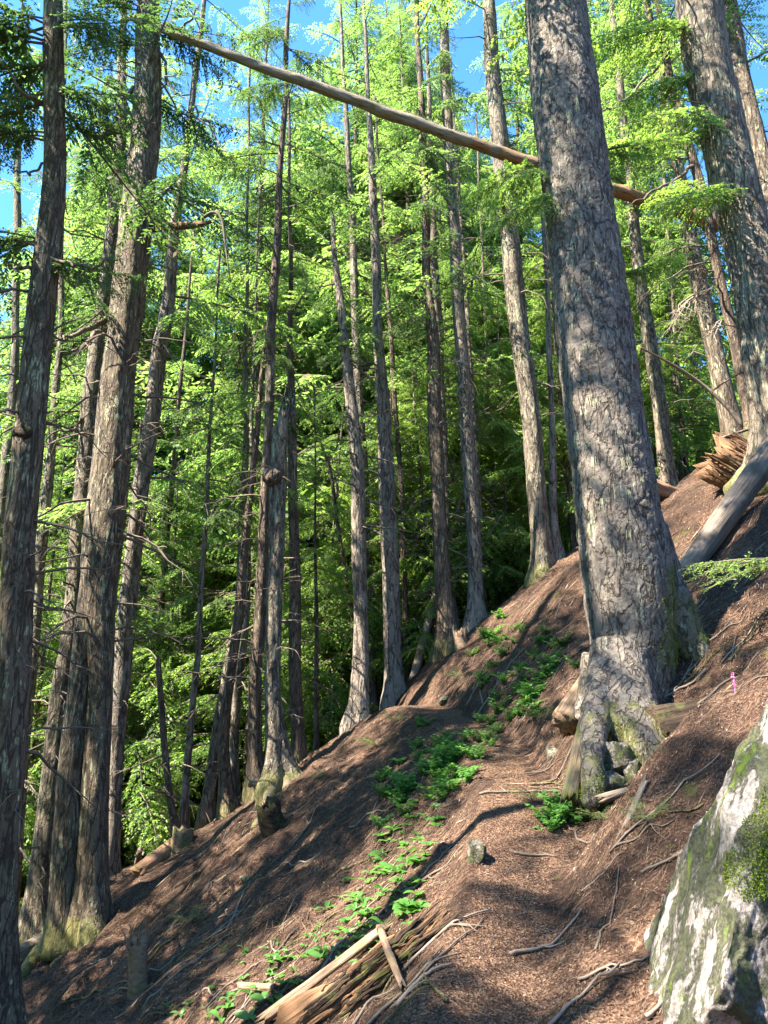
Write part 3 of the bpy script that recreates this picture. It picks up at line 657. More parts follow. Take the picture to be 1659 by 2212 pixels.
for (key, a, b, r0) in [('twin', (290, 262), (150, 283), .075), ('twin', (288, 190), (215, 240), .05), ('edge', (100, 225), (5, 135), .035), ('edge', (95, 350), (0, 352), .02), ('edge', (85, 595), (10, 560), .03),
                        ('twin', (236, 680), (120, 735), .06), ('twin', (232, 705), (130, 760), .05), ('pale1', (205, 870), (100, 950), .045), ('twin', (165, 1330), (100, 1370), .03), ('edge', (98, 550), (255, 562), .03), ('right22', (1425, 140), (1290, 240), .04), ('right22', (1494, 365), (1365, 440), .045), ('right22', (1480, 298), (1370, 312), .03), ('twin', (350, 70), (430, 8), .045), ('twin', (350, 110), (420, 230), .03), ('twin', (420, 230), (490, 330), .022)]:
    T = TREES[key]; d = T['d']; q0, q1 = P(a[0], a[1], d), P(b[0], b[1], d-.5)
    n = 18; t = np.linspace(0, 1, n); w = np.cumsum(RNG.normal(0, .028, (n, 3)), 0); w -= t[:, None]*w[-1]
    p = q0+(q1-q0)*t[:, None]+w+np.stack([0*t, 0*t, -.12*np.sin(t*3.1)], 1)
    v, f = tube(p, r0*(1-.75*t), 8, rough=lambda q: .22*fbm(q*14, 2)); link_mesh('branch', v-T['org'], to_faces(f), M['twig'], T['root'])
# woodpecker holes in the edge trunk: solid plugs, inner shade put into their dark colour
T = TREES['edge']
for (x, y, rr) in [(46, 942, .075), (72, 945, .085), (60, 938, .06), (30, 946, .04)]:
    p = P(x, y, 8.5); q = T['at'](p[2]); dirn = unit(np.array([p[0]-q[0]*1.0, -0.21, 0])) ; c = q+dirn*T['rat'](p[2])*.93
    v, f = tube(np.array([c-dirn*.05, c+dirn*.02, c+dirn*.032]), [rr, rr*.95, rr*.5], 14, rough=lambda s: .3*fbm(s*20, 2)); link_mesh('hole', v-T['org'], to_faces(f), M['darkrot'], T['root'])

# ------------------------------------------------------------------ the big tree: one remeshed trunk with its roots, plates carved into it
def tube_px(rows, ns=28, n=60, rough=0.04):
    pts = np.array([P(x, y, d) for x, y, d, w in rows]); rad = np.array([pxsize(w, p)/2 for (x, y, d, w), p in zip(rows, pts)])
    pr = smooth_rows(resample(np.c_[pts, rad], n), 3)
    return tube(pr[:, :3], pr[:, 3], ns, rough=lambda q: rough*fbm(q*5, 3))
DB = 7.7
bm_ = MB()
bm_.add(*tube_px([(1380, 1545, DB, 150), (1371, 1490, DB, 160), (1367, 1437, DB, 172), (1362, 1337, DB, 184), (1352, 1237, DB, 190), (1339, 1137, DB, 181), (1325, 1037, DB, 173), (1304, 887, DB, 165), (1282, 700, DB, 160), (1264, 550, DB, 150), (1245, 400, DB, 143), (1225, 250, DB, 144), (1208, 100, DB, 133), (1198, 0, DB, 128), (1188, -120, DB, 122)], 56, 160, .03))
bm_.add(*tube_px([(1315, 1400, DB-.25, 80), (1300, 1480, DB-.45, 70), (1287, 1550, DB-.75, 64), (1282, 1625, DB-1.05, 50), (1280, 1700, DB-1.2, 54), (1272, 1740, DB-1.3, 30)]))
bm_.add(*tube_px([(1345, 1410, DB-.2, 120), (1345, 1490, DB-.42, 136), (1368, 1565, DB-.7, 130), (1400, 1625, DB-.9, 98), (1425, 1675, DB-1.05, 54), (1450, 1710, DB-1.1, 30)]))
bm_.add(*tube_px([(1385, 1150, DB+.05, 110), (1425, 1235, DB+.1, 92), (1450, 1310, DB+.05, 92), (1478, 1370, DB-.05, 84), (1515, 1420, DB-.1, 60), (1560, 1450, DB-.1, 40)]))
bm_.add(*tube_px([(1300, 1420, DB+.2, 90), (1280, 1500, DB+.3, 60), (1262, 1560, DB+.3, 50)], 20, 20))
bv = np.vstack(bm_.v); bf = to_faces(np.vstack(bm_.f))
org = np.array([P(1365, 1500, DB)[0], DB, Hf(P(1365, 1500, DB)[0], DB)])
big = empty('conifer_tree', org, 'biggest tree, thick grey cracked bark, its roots gripping the bank above the trail', 'tree', 'trees standing along the slope')
tmp = link_mesh('trunk', bv-org, bf, M['big'])
rm = tmp.modifiers.new('r', 'REMESH'); rm.mode = 'VOXEL'; rm.voxel_size = 0.0145
sm = tmp.modifiers.new('s', 'SMOOTH'); sm.factor = 0.5; sm.iterations = 16
bpy.context.view_layer.update()
dg = bpy.context.evaluated_depsgraph_get()
me = bpy.data.meshes.new_from_object(tmp.evaluated_get(dg)); me.name = 'trunk'
bpy.data.objects.remove(tmp)
nv = len(me.vertices); co = np.empty(nv*3, np.float32); me.vertices.foreach_get('co', co); co = co.reshape(-1, 3).astype(float)
no = np.empty(nv*3, np.float32); me.vertices.foreach_get('normal', no); no = no.reshape(-1, 3)
q = co*np.array([17, 17, 10.])+0.5*np.stack([vnoise(co*6+k*9) for k in range(3)], 1)
w1, w2 = worley(q); ed = np.minimum(np.clip(np.abs(vnoise(q*.8+2))/0.16, 0, 1), np.clip((w2-w1)/0.2+.55*(vnoise(co*7)+.5), 0, 1))
low = np.clip((co[:, 2]+0.2)/0.9, 0, 1)*0.8+0.2                     # smoother skin on the roots
co2 = co+no*((ed-0.7)*0.010*low+0.018*fbm(co*4, 2)+0.006*fbm(co*np.array([26, 26, 15]), 3)+(1-low)*.035*fbm(co*6, 3))[:, None]
me.vertices.foreach_set('co', co2.astype(np.float32).ravel()); me.update()
me.materials.clear(); me.materials.append(M['big'])
me.polygons.foreach_set('use_smooth', np.ones(len(me.polygons), bool))
bt = bpy.data.objects.new('trunk', me); COL.objects.link(bt); bt.parent = big
# upper stem and crown above the picture
up = MB(); p0 = P(1189, -110, DB); p1 = p0+np.array([-1.3, .3, 15])
up.add(*tube(np.linspace(p0, p1, 40), np.linspace(pxsize(123, p0)/2, .04, 40), 24, rough=lambda q: .04*fbm(q*6, 3)))
up.build('trunk_top', M['big'], big, org)
c = Crown()
for k in range(26):
    q_ = (k+RNG.random())/44; o = p0+(p1-p0)*q_
    c.bough(LIB[RNG.integers(8)], o, RNG.uniform(0, 6.283), RNG.uniform(-.3, .1), (1.5*(1-q_)**.6+.15)*RNG.uniform(.7, 1.1))
for (x, y, az, s, pit) in [(1170, 350, 172, .62, -.35), (1180, 365, 200, .7, -.5), (1195, 420, 190, .6, -.6), (1290, 330, 8, .55, .25), (1330, 600, -20, .5, .1)]:
    o = P(x, y, DB+.05)
    for k in range(3): c.bough(LIB[RNG.integers(8)], o, math.radians(az)+RNG.normal(0, .25), pit+RNG.normal(0, .1), s*RNG.uniform(.7, 1.1), RNG.uniform(-.3, .3))
c.build('crown', M['folb'], big, org)
# pale lichen tufts hanging on its bark
lv, lf = [], []
sel = RNG.choice(np.where((co2[:, 2] > 1.5) & (no[:, 1] < 0.25))[0], 170)
for k in sel:
    p = co2[k]; nrm = unit(np.array([no[k][0], no[k][1], 0])); t = np.array([-nrm[1], nrm[0], 0]); l = RNG.uniform(.05, .17)*(1+1.0*(RNG.random() < .1)); w = RNG.uniform(.003, .006)
    for m in range(6):
        o = p+t*RNG.normal(0, .014)-nrm*.004; e = RNG.normal(0, .008)
        b = len(lv); lv += [o+t*w*.4, o-t*w*.4, o-t*w*.5+nrm*.014+t*e+[0, 0, -l*.5], o+t*w*.5+nrm*.014+t*e+[0, 0, -l*.5], o+t*2*e+nrm*.010+[0, 0, -l]]
        lf += [(b, b+1, b+2, b+3), (b+3, b+2, b+4)]
tag(link_mesh('lichen', lv, lf, M['lichen'], big, smooth=False))
# mossy skirt on its right root
def tufts(name, pts, nrm, mat, parent, origin, n, lo, hi, w):
    k = RNG.choice(len(pts), n); p = pts[k]+RNG.normal(0, .008, (n, 3)); nn = unit(nrm[k]+RNG.normal(0, .55, (n, 3)))
    q = rhombs(p-nn*.004, nn, unit(RNG.normal(0, 1, (n, 3))), RNG.uniform(lo, hi, n), RNG.uniform(w*.6, w, n))
    return link_mesh(name, q.reshape(-1, 3)-origin, np.arange(4*n).reshape(-1, 4), mat, parent, smooth=False)
wc = co2+org
mk = []
for (x, y, d, rad) in [(1470, 1330, DB-.25, .24), (1455, 1400, DB-.3, .2), (1490, 1385, DB-.3, .2), (1440, 1250, DB-.2, .13), (1395, 1630, DB-1.1, .12), (1282, 1700, DB-1.3, .10), (1345, 1560, DB-.9, .08)]:
    mk.append(np.linalg.norm(wc-P(x, y, d), axis=1) < rad*1.25+.06*vnoise(wc*9))
mk = np.where(np.any(mk, 0))[0]
if len(mk): tufts('moss', co2[mk], no[mk], M['moss'], big, np.zeros(3), 11000, .006, .016, .007)

# ------------------------------------------------------------------ logs, stumps, stones
def frame_x(p0, p1):
    x = unit(np.asarray(p1)-np.asarray(p0)); up = np.array([0, 0, 1.0]); y = unit(np.cross(up, x)); z = np.cross(x, y)
    return np.stack([x, y, z], 1)
def log(name, label, cat, p0, p1, r0, r1, mat, group=None, ns=22, jag=(.12, .12), rough=.14, bend=.0, flat=1.0, ridges=.12, seed=1, end=None):
    p0, p1 = np.asarray(p0, float), np.asarray(p1, float); Rm = frame_x(p0, p1); L = np.linalg.norm(p1-p0); n = max(10, int(L/.05))
    rng = np.random.default_rng(seed); t = np.linspace(0, 1, n)
    pts = np.stack([L*(t-.5), bend*.4*np.sin(t*3.14*1.3), bend*np.sin(t*3.14)], 1); r = r0+(r1-r0)*t
    ph = rng.random(9)*6.28
    def rf(q):
        a = np.arctan2(q[:, 2], q[:, 1]); k = 0
        for m in range(3, 9): k = k+np.cos(m*a+ph[m]+1.2*vnoise(q*np.array([1.5, 0, 0])+m))*ridges/(m-1)
        return k+rough*fbm(q*np.array([3, 12, 12])+seed, 3)
    v, f = tube(pts, r, ns, jag[0], jag[1], rough=rf, rng=rng)
    v[:, 2] *= flat
    o = link_mesh(name, v, to_faces(f), M[mat]); mw = Matrix(Rm.tolist()).to_4x4(); mw.translation = Vector((p0+p1)/2); o.matrix_world = mw
    return tag(o, label, cat, group)
lg = log('fallen_tree', 'long dead trunk fallen slantwise across the treetops, lodged in the double trunk', 'fallen tree', P(296, 42, 11.35), P(1580, 482, 14.2), .08, .145, 'paletrunk', jag=(.22, .2), bend=-.35, ns=24, rough=.3, ridges=.22)
lg.data.materials.append(M['redwood']); cx = np.array([p.center.x for p in lg.data.polygons]); L2 = (cx.max()-cx.min())
lg.data.polygons.foreach_set('material_index', ((cx+.5*vnoise(np.stack([cx*2, 0*cx, 0*cx], 1))) > L2*.06).astype(np.int32))
# tufts of lichen under that trunk, moss on top
vs = np.array([v.co[:] for v in lg.data.vertices]); ns_ = np.array([v.normal[:] for v in lg.data.vertices]); top = np.where((ns_[:, 2] > .5) & (vs[:, 0] < 1.0))[0]
tufts('moss', vs[top], ns_[top], M['lichen'], lg, np.zeros(3), 1800, .02, .07, .015)
# upper right: stump, leaning log, rotten log, log behind the big tree
sp = P(1590, 1050, 11.2); sg = Hf(sp[0], sp[1])
def fibres(o, r, L, n, mat, seed, flat=1.0, end=False):
    """loose splinters of wood along a rotten log, a part of it"""
    rng = np.random.default_rng(seed); b = MB()
    for _ in range(n):
        a = rng.uniform(-.2, 3.4); l = L*rng.uniform(.12, .5); x0 = (L/2-l*rng.uniform(.5, 1.0) if end and rng.random() < .6 else rng.uniform(-L/2, L/2-l*.6)); a = rng.uniform(0, 6.28) if end else a; k = 8; t = np.linspace(0, 1, k); rr = r*rng.uniform(.85, 1.12)
        p = np.stack([x0+l*t, math.cos(a)*rr+rng.normal(0, .006, k), (math.sin(a)*rr)*flat+rng.normal(0, .006, k)+rng.uniform(0, .05)*t], 1)
        b.add(*tube(p, rng.uniform(.006, .020)*np.array([.3, .9, 1, 1, .95, .8, .6, .15]), 5, rough=lambda s: .35*fbm(s*25, 2)))
    return b.build('splinters', M[mat], o, smooth=False)
def splinters(name, base, axis, r, n, lo, hi, mat, parent, origin, w=.03):
    ax = unit(np.asarray(axis, float)); u = unit(np.cross(ax, [0.3, 1, .1])); v_ = np.cross(ax, u); b = MB()
    for _ in range(n):
        a = RNG.uniform(0, 6.28); rr = r*math.sqrt(RNG.uniform(.3, 1)); p = base+(u*math.cos(a)+v_*math.sin(a))*rr; d = unit(ax+RNG.normal(0, .16, 3)+.25*(u*math.cos(a)+v_*math.sin(a)))
        l = RNG.uniform(lo, hi); q = p-ax*.1+d*np.linspace(0, l+.1, 4)[:, None]+RNG.normal(0, .008, (4, 3))
        b.add(*tube(q, np.array([1, .9, .6, .08])*w*RNG.uniform(.5, 1.2), 5, rough=lambda s: .3*fbm(s*20, 2)))
    return b.build(name, mat, parent, origin, smooth=False)
sl = log('shattered_stump', 'splintered hollow butt of orange wood behind the leaning log', 'stump', P(1730, 1080, 11.30), P(1556, 988, 11.35), .46, .34, 'orange', seed=41, jag=(.1, .30), rough=.30, ridges=.26, ns=48)
fibres(sl, .40, 1.3, 170, 'orange', 6, end=True); fibres(sl, .40, 1.2, 110, 'brwood', 7, end=True)
log('leaning_log', 'straight grey log leaning up the bank in front of the splintered stump', 'log', P(1478, 1240, 9.7), P(1700, 930, 9.9), pxsize(48, P(1478, 1240, 9.7))/2, pxsize(56, P(1690, 950, 9.9))/2, 'grwood', seed=3, rough=.08, ridges=.07)
r2 = log('rotten_log', 'crumbling orange log lying below the leaning grey log', 'log', P(1512, 1225, 10.0), P(1720, 1060, 10.5), .13, .17, 'orange', seed=5, rough=.28, ridges=.2)
fibres(r2, .15, 1.6, 50, 'orange', 5)
log('fallen_pole', 'thin grey pole lying on the bank under the leaning grey log', 'log', P(1500, 1205, 10.2), P(1680, 1120, 10.8), .035, .045, 'grwood', seed=43, ns=10, rough=.2, bend=.06)
log('dead_root', 'dark mossy root arching over the bank left of the splintered butt', 'root', P(1470, 1120, 12.2), P(1575, 1050, 12.6), .10, .14, 'darkrot', seed=45, rough=.25, bend=.2)
log('fallen_pole', 'pale broken branch lying along the top of the splintered butt', 'branch', P(1560, 945, 11.2), P(1690, 905, 11.6), .02, .03, 'bleached', seed=47, ns=8, rough=.15)
log('fallen_log', 'red brown log end poking out behind the big trunk on the right', 'log', P(1395, 1045, 13.0), P(1530, 1112, 13.6), .17, .21, 'redwood', seed=7, rough=.25, ridges=.22)
log('dead_branch', 'white curved dead branch arching down left of the thick brown trunk', 'branch', P(1385, 752, 13.2), P(1590, 925, 14.2), .018, .05, 'bleached', seed=9, bend=.5, ns=10, rough=.1)
b = MB()
for (a, c_) in [((1500, 640), (1425, 690)), ((1520, 600), (1505, 560)), ((1470, 670), (1438, 668)), ((1500, 640), (1530, 610)), ((1488, 650), (1470, 700)), ((1512, 630), (1500, 700)), ((1560, 690), (1500, 760))]:
    q0, q1 = P(*a, 13.5), P(*c_, 13.2)
    for _ in range(3):
        v, f = dead_branch(RNG, np.linalg.norm(q1-q0)*RNG.uniform(.7, 1.1)); b.add(v@(frame_x(q0, q1).T)+q0, f)
pb = P(1510, 640, 13.5); o = b.build('dead_spray', M['bleached'], None, pb, smooth=False); o.location = pb
tag(o, 'bleached white spray of bare twigs caught left of the curving slim trunk', 'twigs')
# bank at the big tree
log('sawn_log', 'short broken brown log jutting from behind the big trunk over the bank', 'log', P(1222, 1560, 8.2), P(1330, 1385, 9.0), .155, .15, 'brwood', seed=11, rough=.12, jag=(.05, .1))
log('hollow_log', 'dark rotting log sunk in the bank right of the big roots', 'log', P(1432, 1590, 6.75), P(1580, 1555, 6.9), .20, .17, 'darkrot', seed=13, rough=.3, ridges=.25)
log('root_slab', 'mossy upright slab of root left of the stones under the big tree', 'root', P(1234, 1715, 6.75), P(1262, 1560, 7.15), .085, .06, 'mosswood', seed=15, rough=.15, flat=.6)
log('split_plank', 'pale split stick of wood leaning on the bank by the boulder', 'wood', P(1330, 1835, 5.3), P(1392, 1690, 5.6), .030, .022, 'grwood', seed=17, ns=8, flat=.6, rough=.1)
log('split_plank', 'grey weathered board lying up the bank at the right edge', 'wood', P(1556, 1570, 6.1), P(1645, 1420, 6.9), .05, .045, 'grwood', seed=19, ns=8, flat=.5, rough=.1)
log('wood_chunk', 'short pale stick lying across the foot of the stones', 'wood', P(1310, 1722, 6.05), P(1385, 1700, 6.1), .035, .03, 'grwood', seed=21, ns=9, rough=.12)
# lower left
def glog(name, label, cat, a, b_, r0, r1, mat, seed, sink=.3, **k):
    p, q = gp(*a), gp(*b_); return log(name, label, cat, p+[0, 0, r0*(1-2*sink)], q+[0, 0, r1*(1-2*sink)], r0, r1, mat, seed=seed, **k)
rl = glog('rotten_log', 'long rotten log with orange splintered wood beside the trail in the foreground', 'log', (660, 2212), (900, 2045), .15, .11, 'orange', 23, sink=.68, ridges=.3, rough=.25, jag=(.3, .35))
fibres(rl, .125, 1.3, 60, 'orange', 3); fibres(rl, .13, 1.3, 45, 'darkrot', 4)
glog('log_slab', 'grey weathered slab of bark along the left side of the orange rotten log', 'wood', (580, 2212), (835, 2015), .035, .03, 'brwood', 25, sink=.0, ridges=.2, rough=.2)
glog('crooked_stick', 'crooked brown stick sticking up at the end of the orange rotten log', 'branch', (868, 2150), (815, 2030), .022, .028, 'brwood', 27, sink=-.8, ns=8, bend=.05)
glog('fallen_log', 'fallen log half hidden behind the ridge below the bare broken stem', 'log', (300, 1895), (372, 1838), .13, .12, 'redwood', 29, sink=.2, rough=.2)
glog('fallen_pole', 'thin grey pole slanting down to the ridge right of the double trunk', 'log', (300, 1870), (246, 1815), .05, .04, 'grwood', 30, sink=-2, ns=10)
log('fallen_log', 'pale log lying by the left edge behind the foot of the double trunk', 'log', P(30, 2075, 12.6), P(95, 2030, 13.2), .14, .12, 'grwood', seed=31, rough=.15)
log('fallen_pole', 'pale slanting dead pole leaning behind the dark straight trunk above the trail end', 'log', P(892, 1470, 16.9), P(1002, 1050, 18.0), .10, .05, 'bleached', seed=33, ns=12, rough=.1)
glog('branch_log', 'short brown branch lying on the leafy slope near the bottom', 'branch', (520, 2140), (590, 2145), .035, .03, 'brwood', 35, sink=.1, ns=10)
log('rotten_log', 'small hollow brown log lying on the ridge left of the sunlit path bank', 'log', P(1075, 1405, 13.2), P(1135, 1372, 13.4), .15, .15, 'redwood', seed=37, rough=.25, jag=(.2, .2))
def stump(name, label, px, py, h, r, mat, lean=(0, 0, 1), seed=1, sp_=24):
    g = gp(px, py); e = empty(name, g, label, 'stump'); ax = unit(np.array(lean, float))
    n = 14; v, f = tube(g-[0, 0, .15]+ax*np.linspace(0, h+.15, n)[:, None], r*(1+.5*np.exp(-np.linspace(0, 3, n)*2)), 18, jag1=h*.5, rough=lambda q: .25*fbm(q*np.array([9, 9, 3])+seed, 3))
    link_mesh('stump_body', v-g, to_faces(f), M[mat], e); 
    if sp_: splinters('splinters', g+ax*h, ax, r*.8, sp_, h*.15, h*.6, M[mat], e, g, r*.16)
stump('broken_stump', 'little broken red brown stump on the lower left slope', 300, 2135, .42, .10, 'redwood', (-.1, 0, 1), 3)
stump('broken_stump', 'gnarled dark root stump below the broken topped trunk', 600, 1790, .30, .16, 'darkrot', (-.3, -.3, 1), 5, 14)
stump('mossy_stump', 'low mossy green stump on the ridge right of the bare broken stem', 392, 1835, .26, .17, 'mosswood', (0, 0, 1), 7, 0)
stump('broken_stump', 'broken stump with splinters on the ridge left of the scaly dappled trunk', 1000, 1395, .25, .13, 'brwood', (-.2, 0, 1), 9)
def stone(name, label, loc, size, mat, seed, sub_=4, rot=(0, 0, 0), group=None, cat='stone', rough=.22, cuts=7):
    bm = bmesh.new(); bmesh.ops.create_icosphere(bm, subdivisions=sub_, radius=1.0)
    v = np.array([x.co[:] for x in bm.verts]); rng = np.random.default_rng(seed)
    for _ in range(cuts+6):
        n_ = unit(rng.normal(0, 1, 3)); d = rng.uniform(.42, .80); k = v@n_-d; v = v-np.maximum(k, 0)[:, None]*n_*.92
    v = v*(1+rough*.6*fbm(v*1.6+seed, 3)+rough*.25*fbm(v*6+seed, 3)+rough*.12*fbm(v*16, 3)+rough*.05*fbm(v*45, 2))[:, None]*np.array(size)
    for x, c_ in zip(bm.verts, v): x.co = c_
    me = bpy.data.meshes.new(name); bm.to_mesh(me); bm.free(); me.materials.append(M[mat]); me.polygons.foreach_set('use_smooth', np.ones(len(me.polygons), bool))
    o = bpy.data.objects.new(name, me); COL.objects.link(o); o.location = loc; o.rotation_euler = rot
    return tag(o, label, cat, group)
SG = 'stones under the roots of the big tree'
stone('stone', 'pale stone with yellow moss between the big roots, uppermost of the three', P(1322, 1640, 6.75), (.19, .16, .20), 'stone', 1, group=SG)
stone('stone', 'pale stone with yellow moss at the foot of the big roots, lowest of the three', P(1320, 1693, 6.6), (.18, .15, .13), 'stone', 2, group=SG)
stone('stone', 'narrow pale stone standing right of the other two under the bulging root', P(1366, 1668, 6.65), (.13, .13, .22), 'stone', 4, group=SG)
stone('stone', 'grey rock face showing in the bank left of the broken brown log', gp(1192, 1640)+[.06, .12, -.06], (.17, .22, .22), 'stone', 5)
stone('stone', 'small grey stone at the bank right of the far bend of the trail', gp(960, 1520)+[0, 0, .05], (.10, .1, .12), 'stone', 6)
stone('trail_stone', 'upright wedge of mossy stone at the left edge of the sunlit trail', gp(1022, 1870)+[.02, .1, .04], (.075, .16, .20), 'stone', 8, rot=(0, .25, .2))
stone('stone', 'small stone lying in the middle of the leafy slope', gp(525, 1905)+[0, 0, .02], (.06, .06, .05), 'stone', 9)
bo = stone('boulder', 'large pale grey boulder with moss patches at the lower right beside the trail', P(1655, 2140, 3.9), (.92, .95, 1.50), 'rock', 21, 7, (0.0, .27, -.35), cat='boulder', rough=.30, cuts=12)
bpy.context.view_layer.update()
mwb = np.array(bo.matrix_world); bvv = np.array([v.co[:] for v in bo.data.vertices]); bnn = np.array([v.normal[:] for v in bo.data.vertices]); bw = bvv@mwb[:3, :3].T+mwb[:3, 3]
zz = (bw[:, 1])*CP+(bw[:, 2]-CAM_Z)*SP; sxp = 829.5+FPX*bw[:, 0]/zz; syp = 1106-FPX*(-(bw[:, 1])*SP+(bw[:, 2]-CAM_Z)*CP)/zz
print('boulder px', sxp.min(), syp.min(), 'y range', bw[:, 1].min(), bw[:, 1].max(), 'z', bw[:, 2].min(), bw[:, 2].max())
facing = (bnn@mwb[:3, :3].T)[:, 1] < 0.2
k = np.where(facing & (((sxp-1670-.35*(1800-syp))/75)**2+((syp-1820)/150)**2+.5*vnoise(bw*8) < 1))[0]
if len(k): tufts('moss', bvv[k], bnn[k], M['moss'], bo, np.zeros(3), 16000, .005, .013, .006)
N_BG = 24
# unseen trees added left of and behind the camera to throw dappled shade
SHADE = [(-8.5, 6.0, 22, 70, 1), (-13.5, 1.5, 24, 50, 1), (-6.5, 0.5, 21, 60, 1), (-11, 6.5, 23, 70, 1), (-9.5, -2.0, 24, 46, 1), (-16, 3.5, 26, 46, 1), (-12, 9.5, 23, 64, 1), (-5.2, -1.8, 21, 40, 1), (-11.5, 3.5, 25, 50, 1), (-9.0, 8.6, 20, 56, 1), (-7.2, -3.0, 24, 70, 1), (-10, -0.4, 25, 70, 1), (-4.6, -3.6, 22, 56, 1), (-13, -1.5, 26, 70, 1), (-10.5, 4.6, 24, 60, 1), (-15, 7.0, 26, 60, 1), (-5.0, 4.2, 27, 44, 1, 15.0), (-7.0, 6.8, 27, 50, 1, 14.0)]

# ------------------------------------------------------------------ background conifers: prototypes, then copies
def proto(name, seed, h, n, Lm, lib, leafm, r0=.14, z0=1.0, dead=14):
    rng = np.random.default_rng(seed); p = np.stack([.10*np.sin(np.linspace(0, 4, 30)+seed)*np.linspace(0, 1, 30), .1*np.cos(np.linspace(0, 3, 30))*np.linspace(0, 1, 30), np.linspace(-.8, h, 30)], 1)
    root = empty('conifer_tree', (0, 0, 0), 'x', 'tree')
    v, f = tube(p, np.linspace(r0, .015, 30)*(1+.4*np.exp(-np.maximum(p[:, 2], 0)/.3)), 9, rough=lambda q: .06*fbm(q*5, 2)); link_mesh('trunk', v, to_faces(f), M['grey'], root)
    c = Crown()
    for k in range(n):
        q = (k+rng.random())/n; z = z0+(h-z0-.1)*q; o = np.array([np.interp(z, p[:, 2], p[:, a]) for a in range(3)])
        c.bough(lib[rng.integers(len(lib))], o, rng.uniform(0, 6.283), rng.uniform(-.4, .15), (Lm/2*(1-q)**.75*rng.uniform(.6, 1.1)+.12)*min(1, .7+2*q), rng.uniform(-.3, .3))
    for k in range(dead):
        z = rng.uniform(.5, h*.6); o = np.array([np.interp(z, p[:, 2], p[:, a]) for a in range(3)]); c.dead(DEAD[rng.integers(10)], o, rng.uniform(0, 6.28), rng.uniform(-.4, .3), rng.uniform(.6, 1.6))
    c.build('crown', M[leafm], root, np.zeros(3)); return root
PR = [proto('a', 41, 20, 150, 4.4, LIBC, 'fol', .17, 2.5), proto('b', 42, 24, 170, 4.8, LIBC, 'fol', .2, 4.0), proto('c', 43, 15, 130, 3.8, LIBC, 'folb', .12, 1.0),
      proto('d', 44, 18, 150, 4.2, LIBC, 'fold', .15, 1.5), proto('e', 45, 9, 90, 2.8, LIBC, 'folb', .08, .5), proto('f', 46, 27, 185, 5.2, LIBC, 'fol', .2, 7.0)]
LABEL = ['mid green conifer with drooping boughs deep in the background forest', 'tall green conifer with a long crown deep in the background forest', 'light green young conifer deep in the background forest',
         'dark green dense fir deep in the background forest', 'small bright green understory conifer in the background', 'tall sunlit conifer with a bare lower stem in the background']
GROUPS = ['mid green background conifers', 'tall green background conifers', 'light green young background conifers', 'dark background firs', 'small understory conifers', 'tall sunlit background conifers']
HGT = [20, 24, 15, 18, 9, 27]
rng = np.random.default_rng(77); used = [0]*6
placed = [(T['org'][0], T['org'][1]) for T in TREES.values()]
def put(k, x, y, s):
    o = PR[k] if used[k] == 0 else copy_tree(PR[k])
    used[k] += 1
    o.location = (x, y, Hf(x, y)-.1); o.rotation_euler = (rng.normal(0, .02), rng.normal(0, .02), rng.uniform(0, 6.28)); o.scale = (s, s, s*rng.uniform(.92, 1.1))
    tag(o, LABEL[k], 'tree', GROUPS[k]); placed.append((x, y))
tries = 0; cnt = 0
while cnt < N_BG and tries < 6000:
    tries += 1
    d = 17.5+30*rng.random(); u = rng.uniform(-.66, .66); x = u*d; y = d
    if min((x-a)**2+(y-b)**2 for a, b in placed) < (1.4+.03*d)**2: continue
    # crowns rise in tiers: low ones close behind the ridge, tall ones further off
    w_ = (d-17.5)/30; e_ = math.radians(rng.uniform(-10+26*w_, 12+36*w_))
    hgt = d*math.tan(e_)+1.6-Hf(x, y)
    if hgt < 4: continue
    k = int(rng.choice([4, 2]) if hgt < 11 else rng.choice([2, 3, 0], p=[.35, .3, .35]) if hgt < 18 else rng.choice([0, 1, 5, 3], p=[.3, .2, .4, .1]))
    put(k, x, y, min(1.7, hgt/HGT[k])); cnt += 1
for k, px in enumerate([530, 650, 20, 75, 140, 215, 290, 390, 600, 700, 760, 800, 870, 930, 980, 1040, 1100, 1150, 1070, 900, 820, 250, 180, 100, 30, 1390, 1450, 1230]):
    d = 23+9*((k*0.618) % 1); x = (px-829.5)/FPX*d*1.0
    put((1, 5, 5)[k % 3], x, d, (rng.uniform(1.25, 1.45) if px < 900 else rng.uniform(.95, 1.2)))
for k in range(20):                # low bright understory just behind the ridge
    px = rng.uniform(40, 1150); d = rng.uniform(17.3, 23); x = (px-829.5)/FPX*d*1.02; z0 = Hf(x, d)
    if min((x-a)**2+(d-b)**2 for a, b in placed) < .8: continue
    ty = rng.uniform(1150, 1700)-(px > 700)*350; a_ = P(px, ty, d); hgt = a_[2]-z0
    if hgt < 1.5: continue
    j = 4 if hgt < 9 else 2; put(j, x, d, min(1.3, hgt/HGT[j]))
for (px, d, k, s) in [(390, 19, 3, .6), (450, 21, 0, .7), (310, 18, 4, 1.2), (560, 18, 4, 1.1), (700, 18.5, 4, 1.0), (620, 20, 2, .7), (930, 18, 4, .9), (1010, 19, 2, .8), (1100, 18.5, 4, 1.0), (1240, 18.5, 2, .8), (1500, 20, 4, 1.1), (1400, 21, 2, .9), (60, 19, 2, .9), (130, 18, 4, 1.2), (490, 21, 2, .9), (840, 19, 4, 1.1)]:
    put(k, (px-829.5)/FPX*d*1.03, d, s)
for (x, y, h_, n_, s, *zl) in SHADE:
    o = proto('g', int(abs(x*31+y*17))+50, h_, n_, 4.2, LIBC, 'fol', .19, zl[0] if zl else 5.0, 10); o.location = (x, y, Hf(x, y)-.1); o.scale = (s, s, s)
    tag(o, 'unseen conifer added on the lower slope left of the picture to throw shade', 'tree', 'unseen conifers added left of the picture to throw shade')
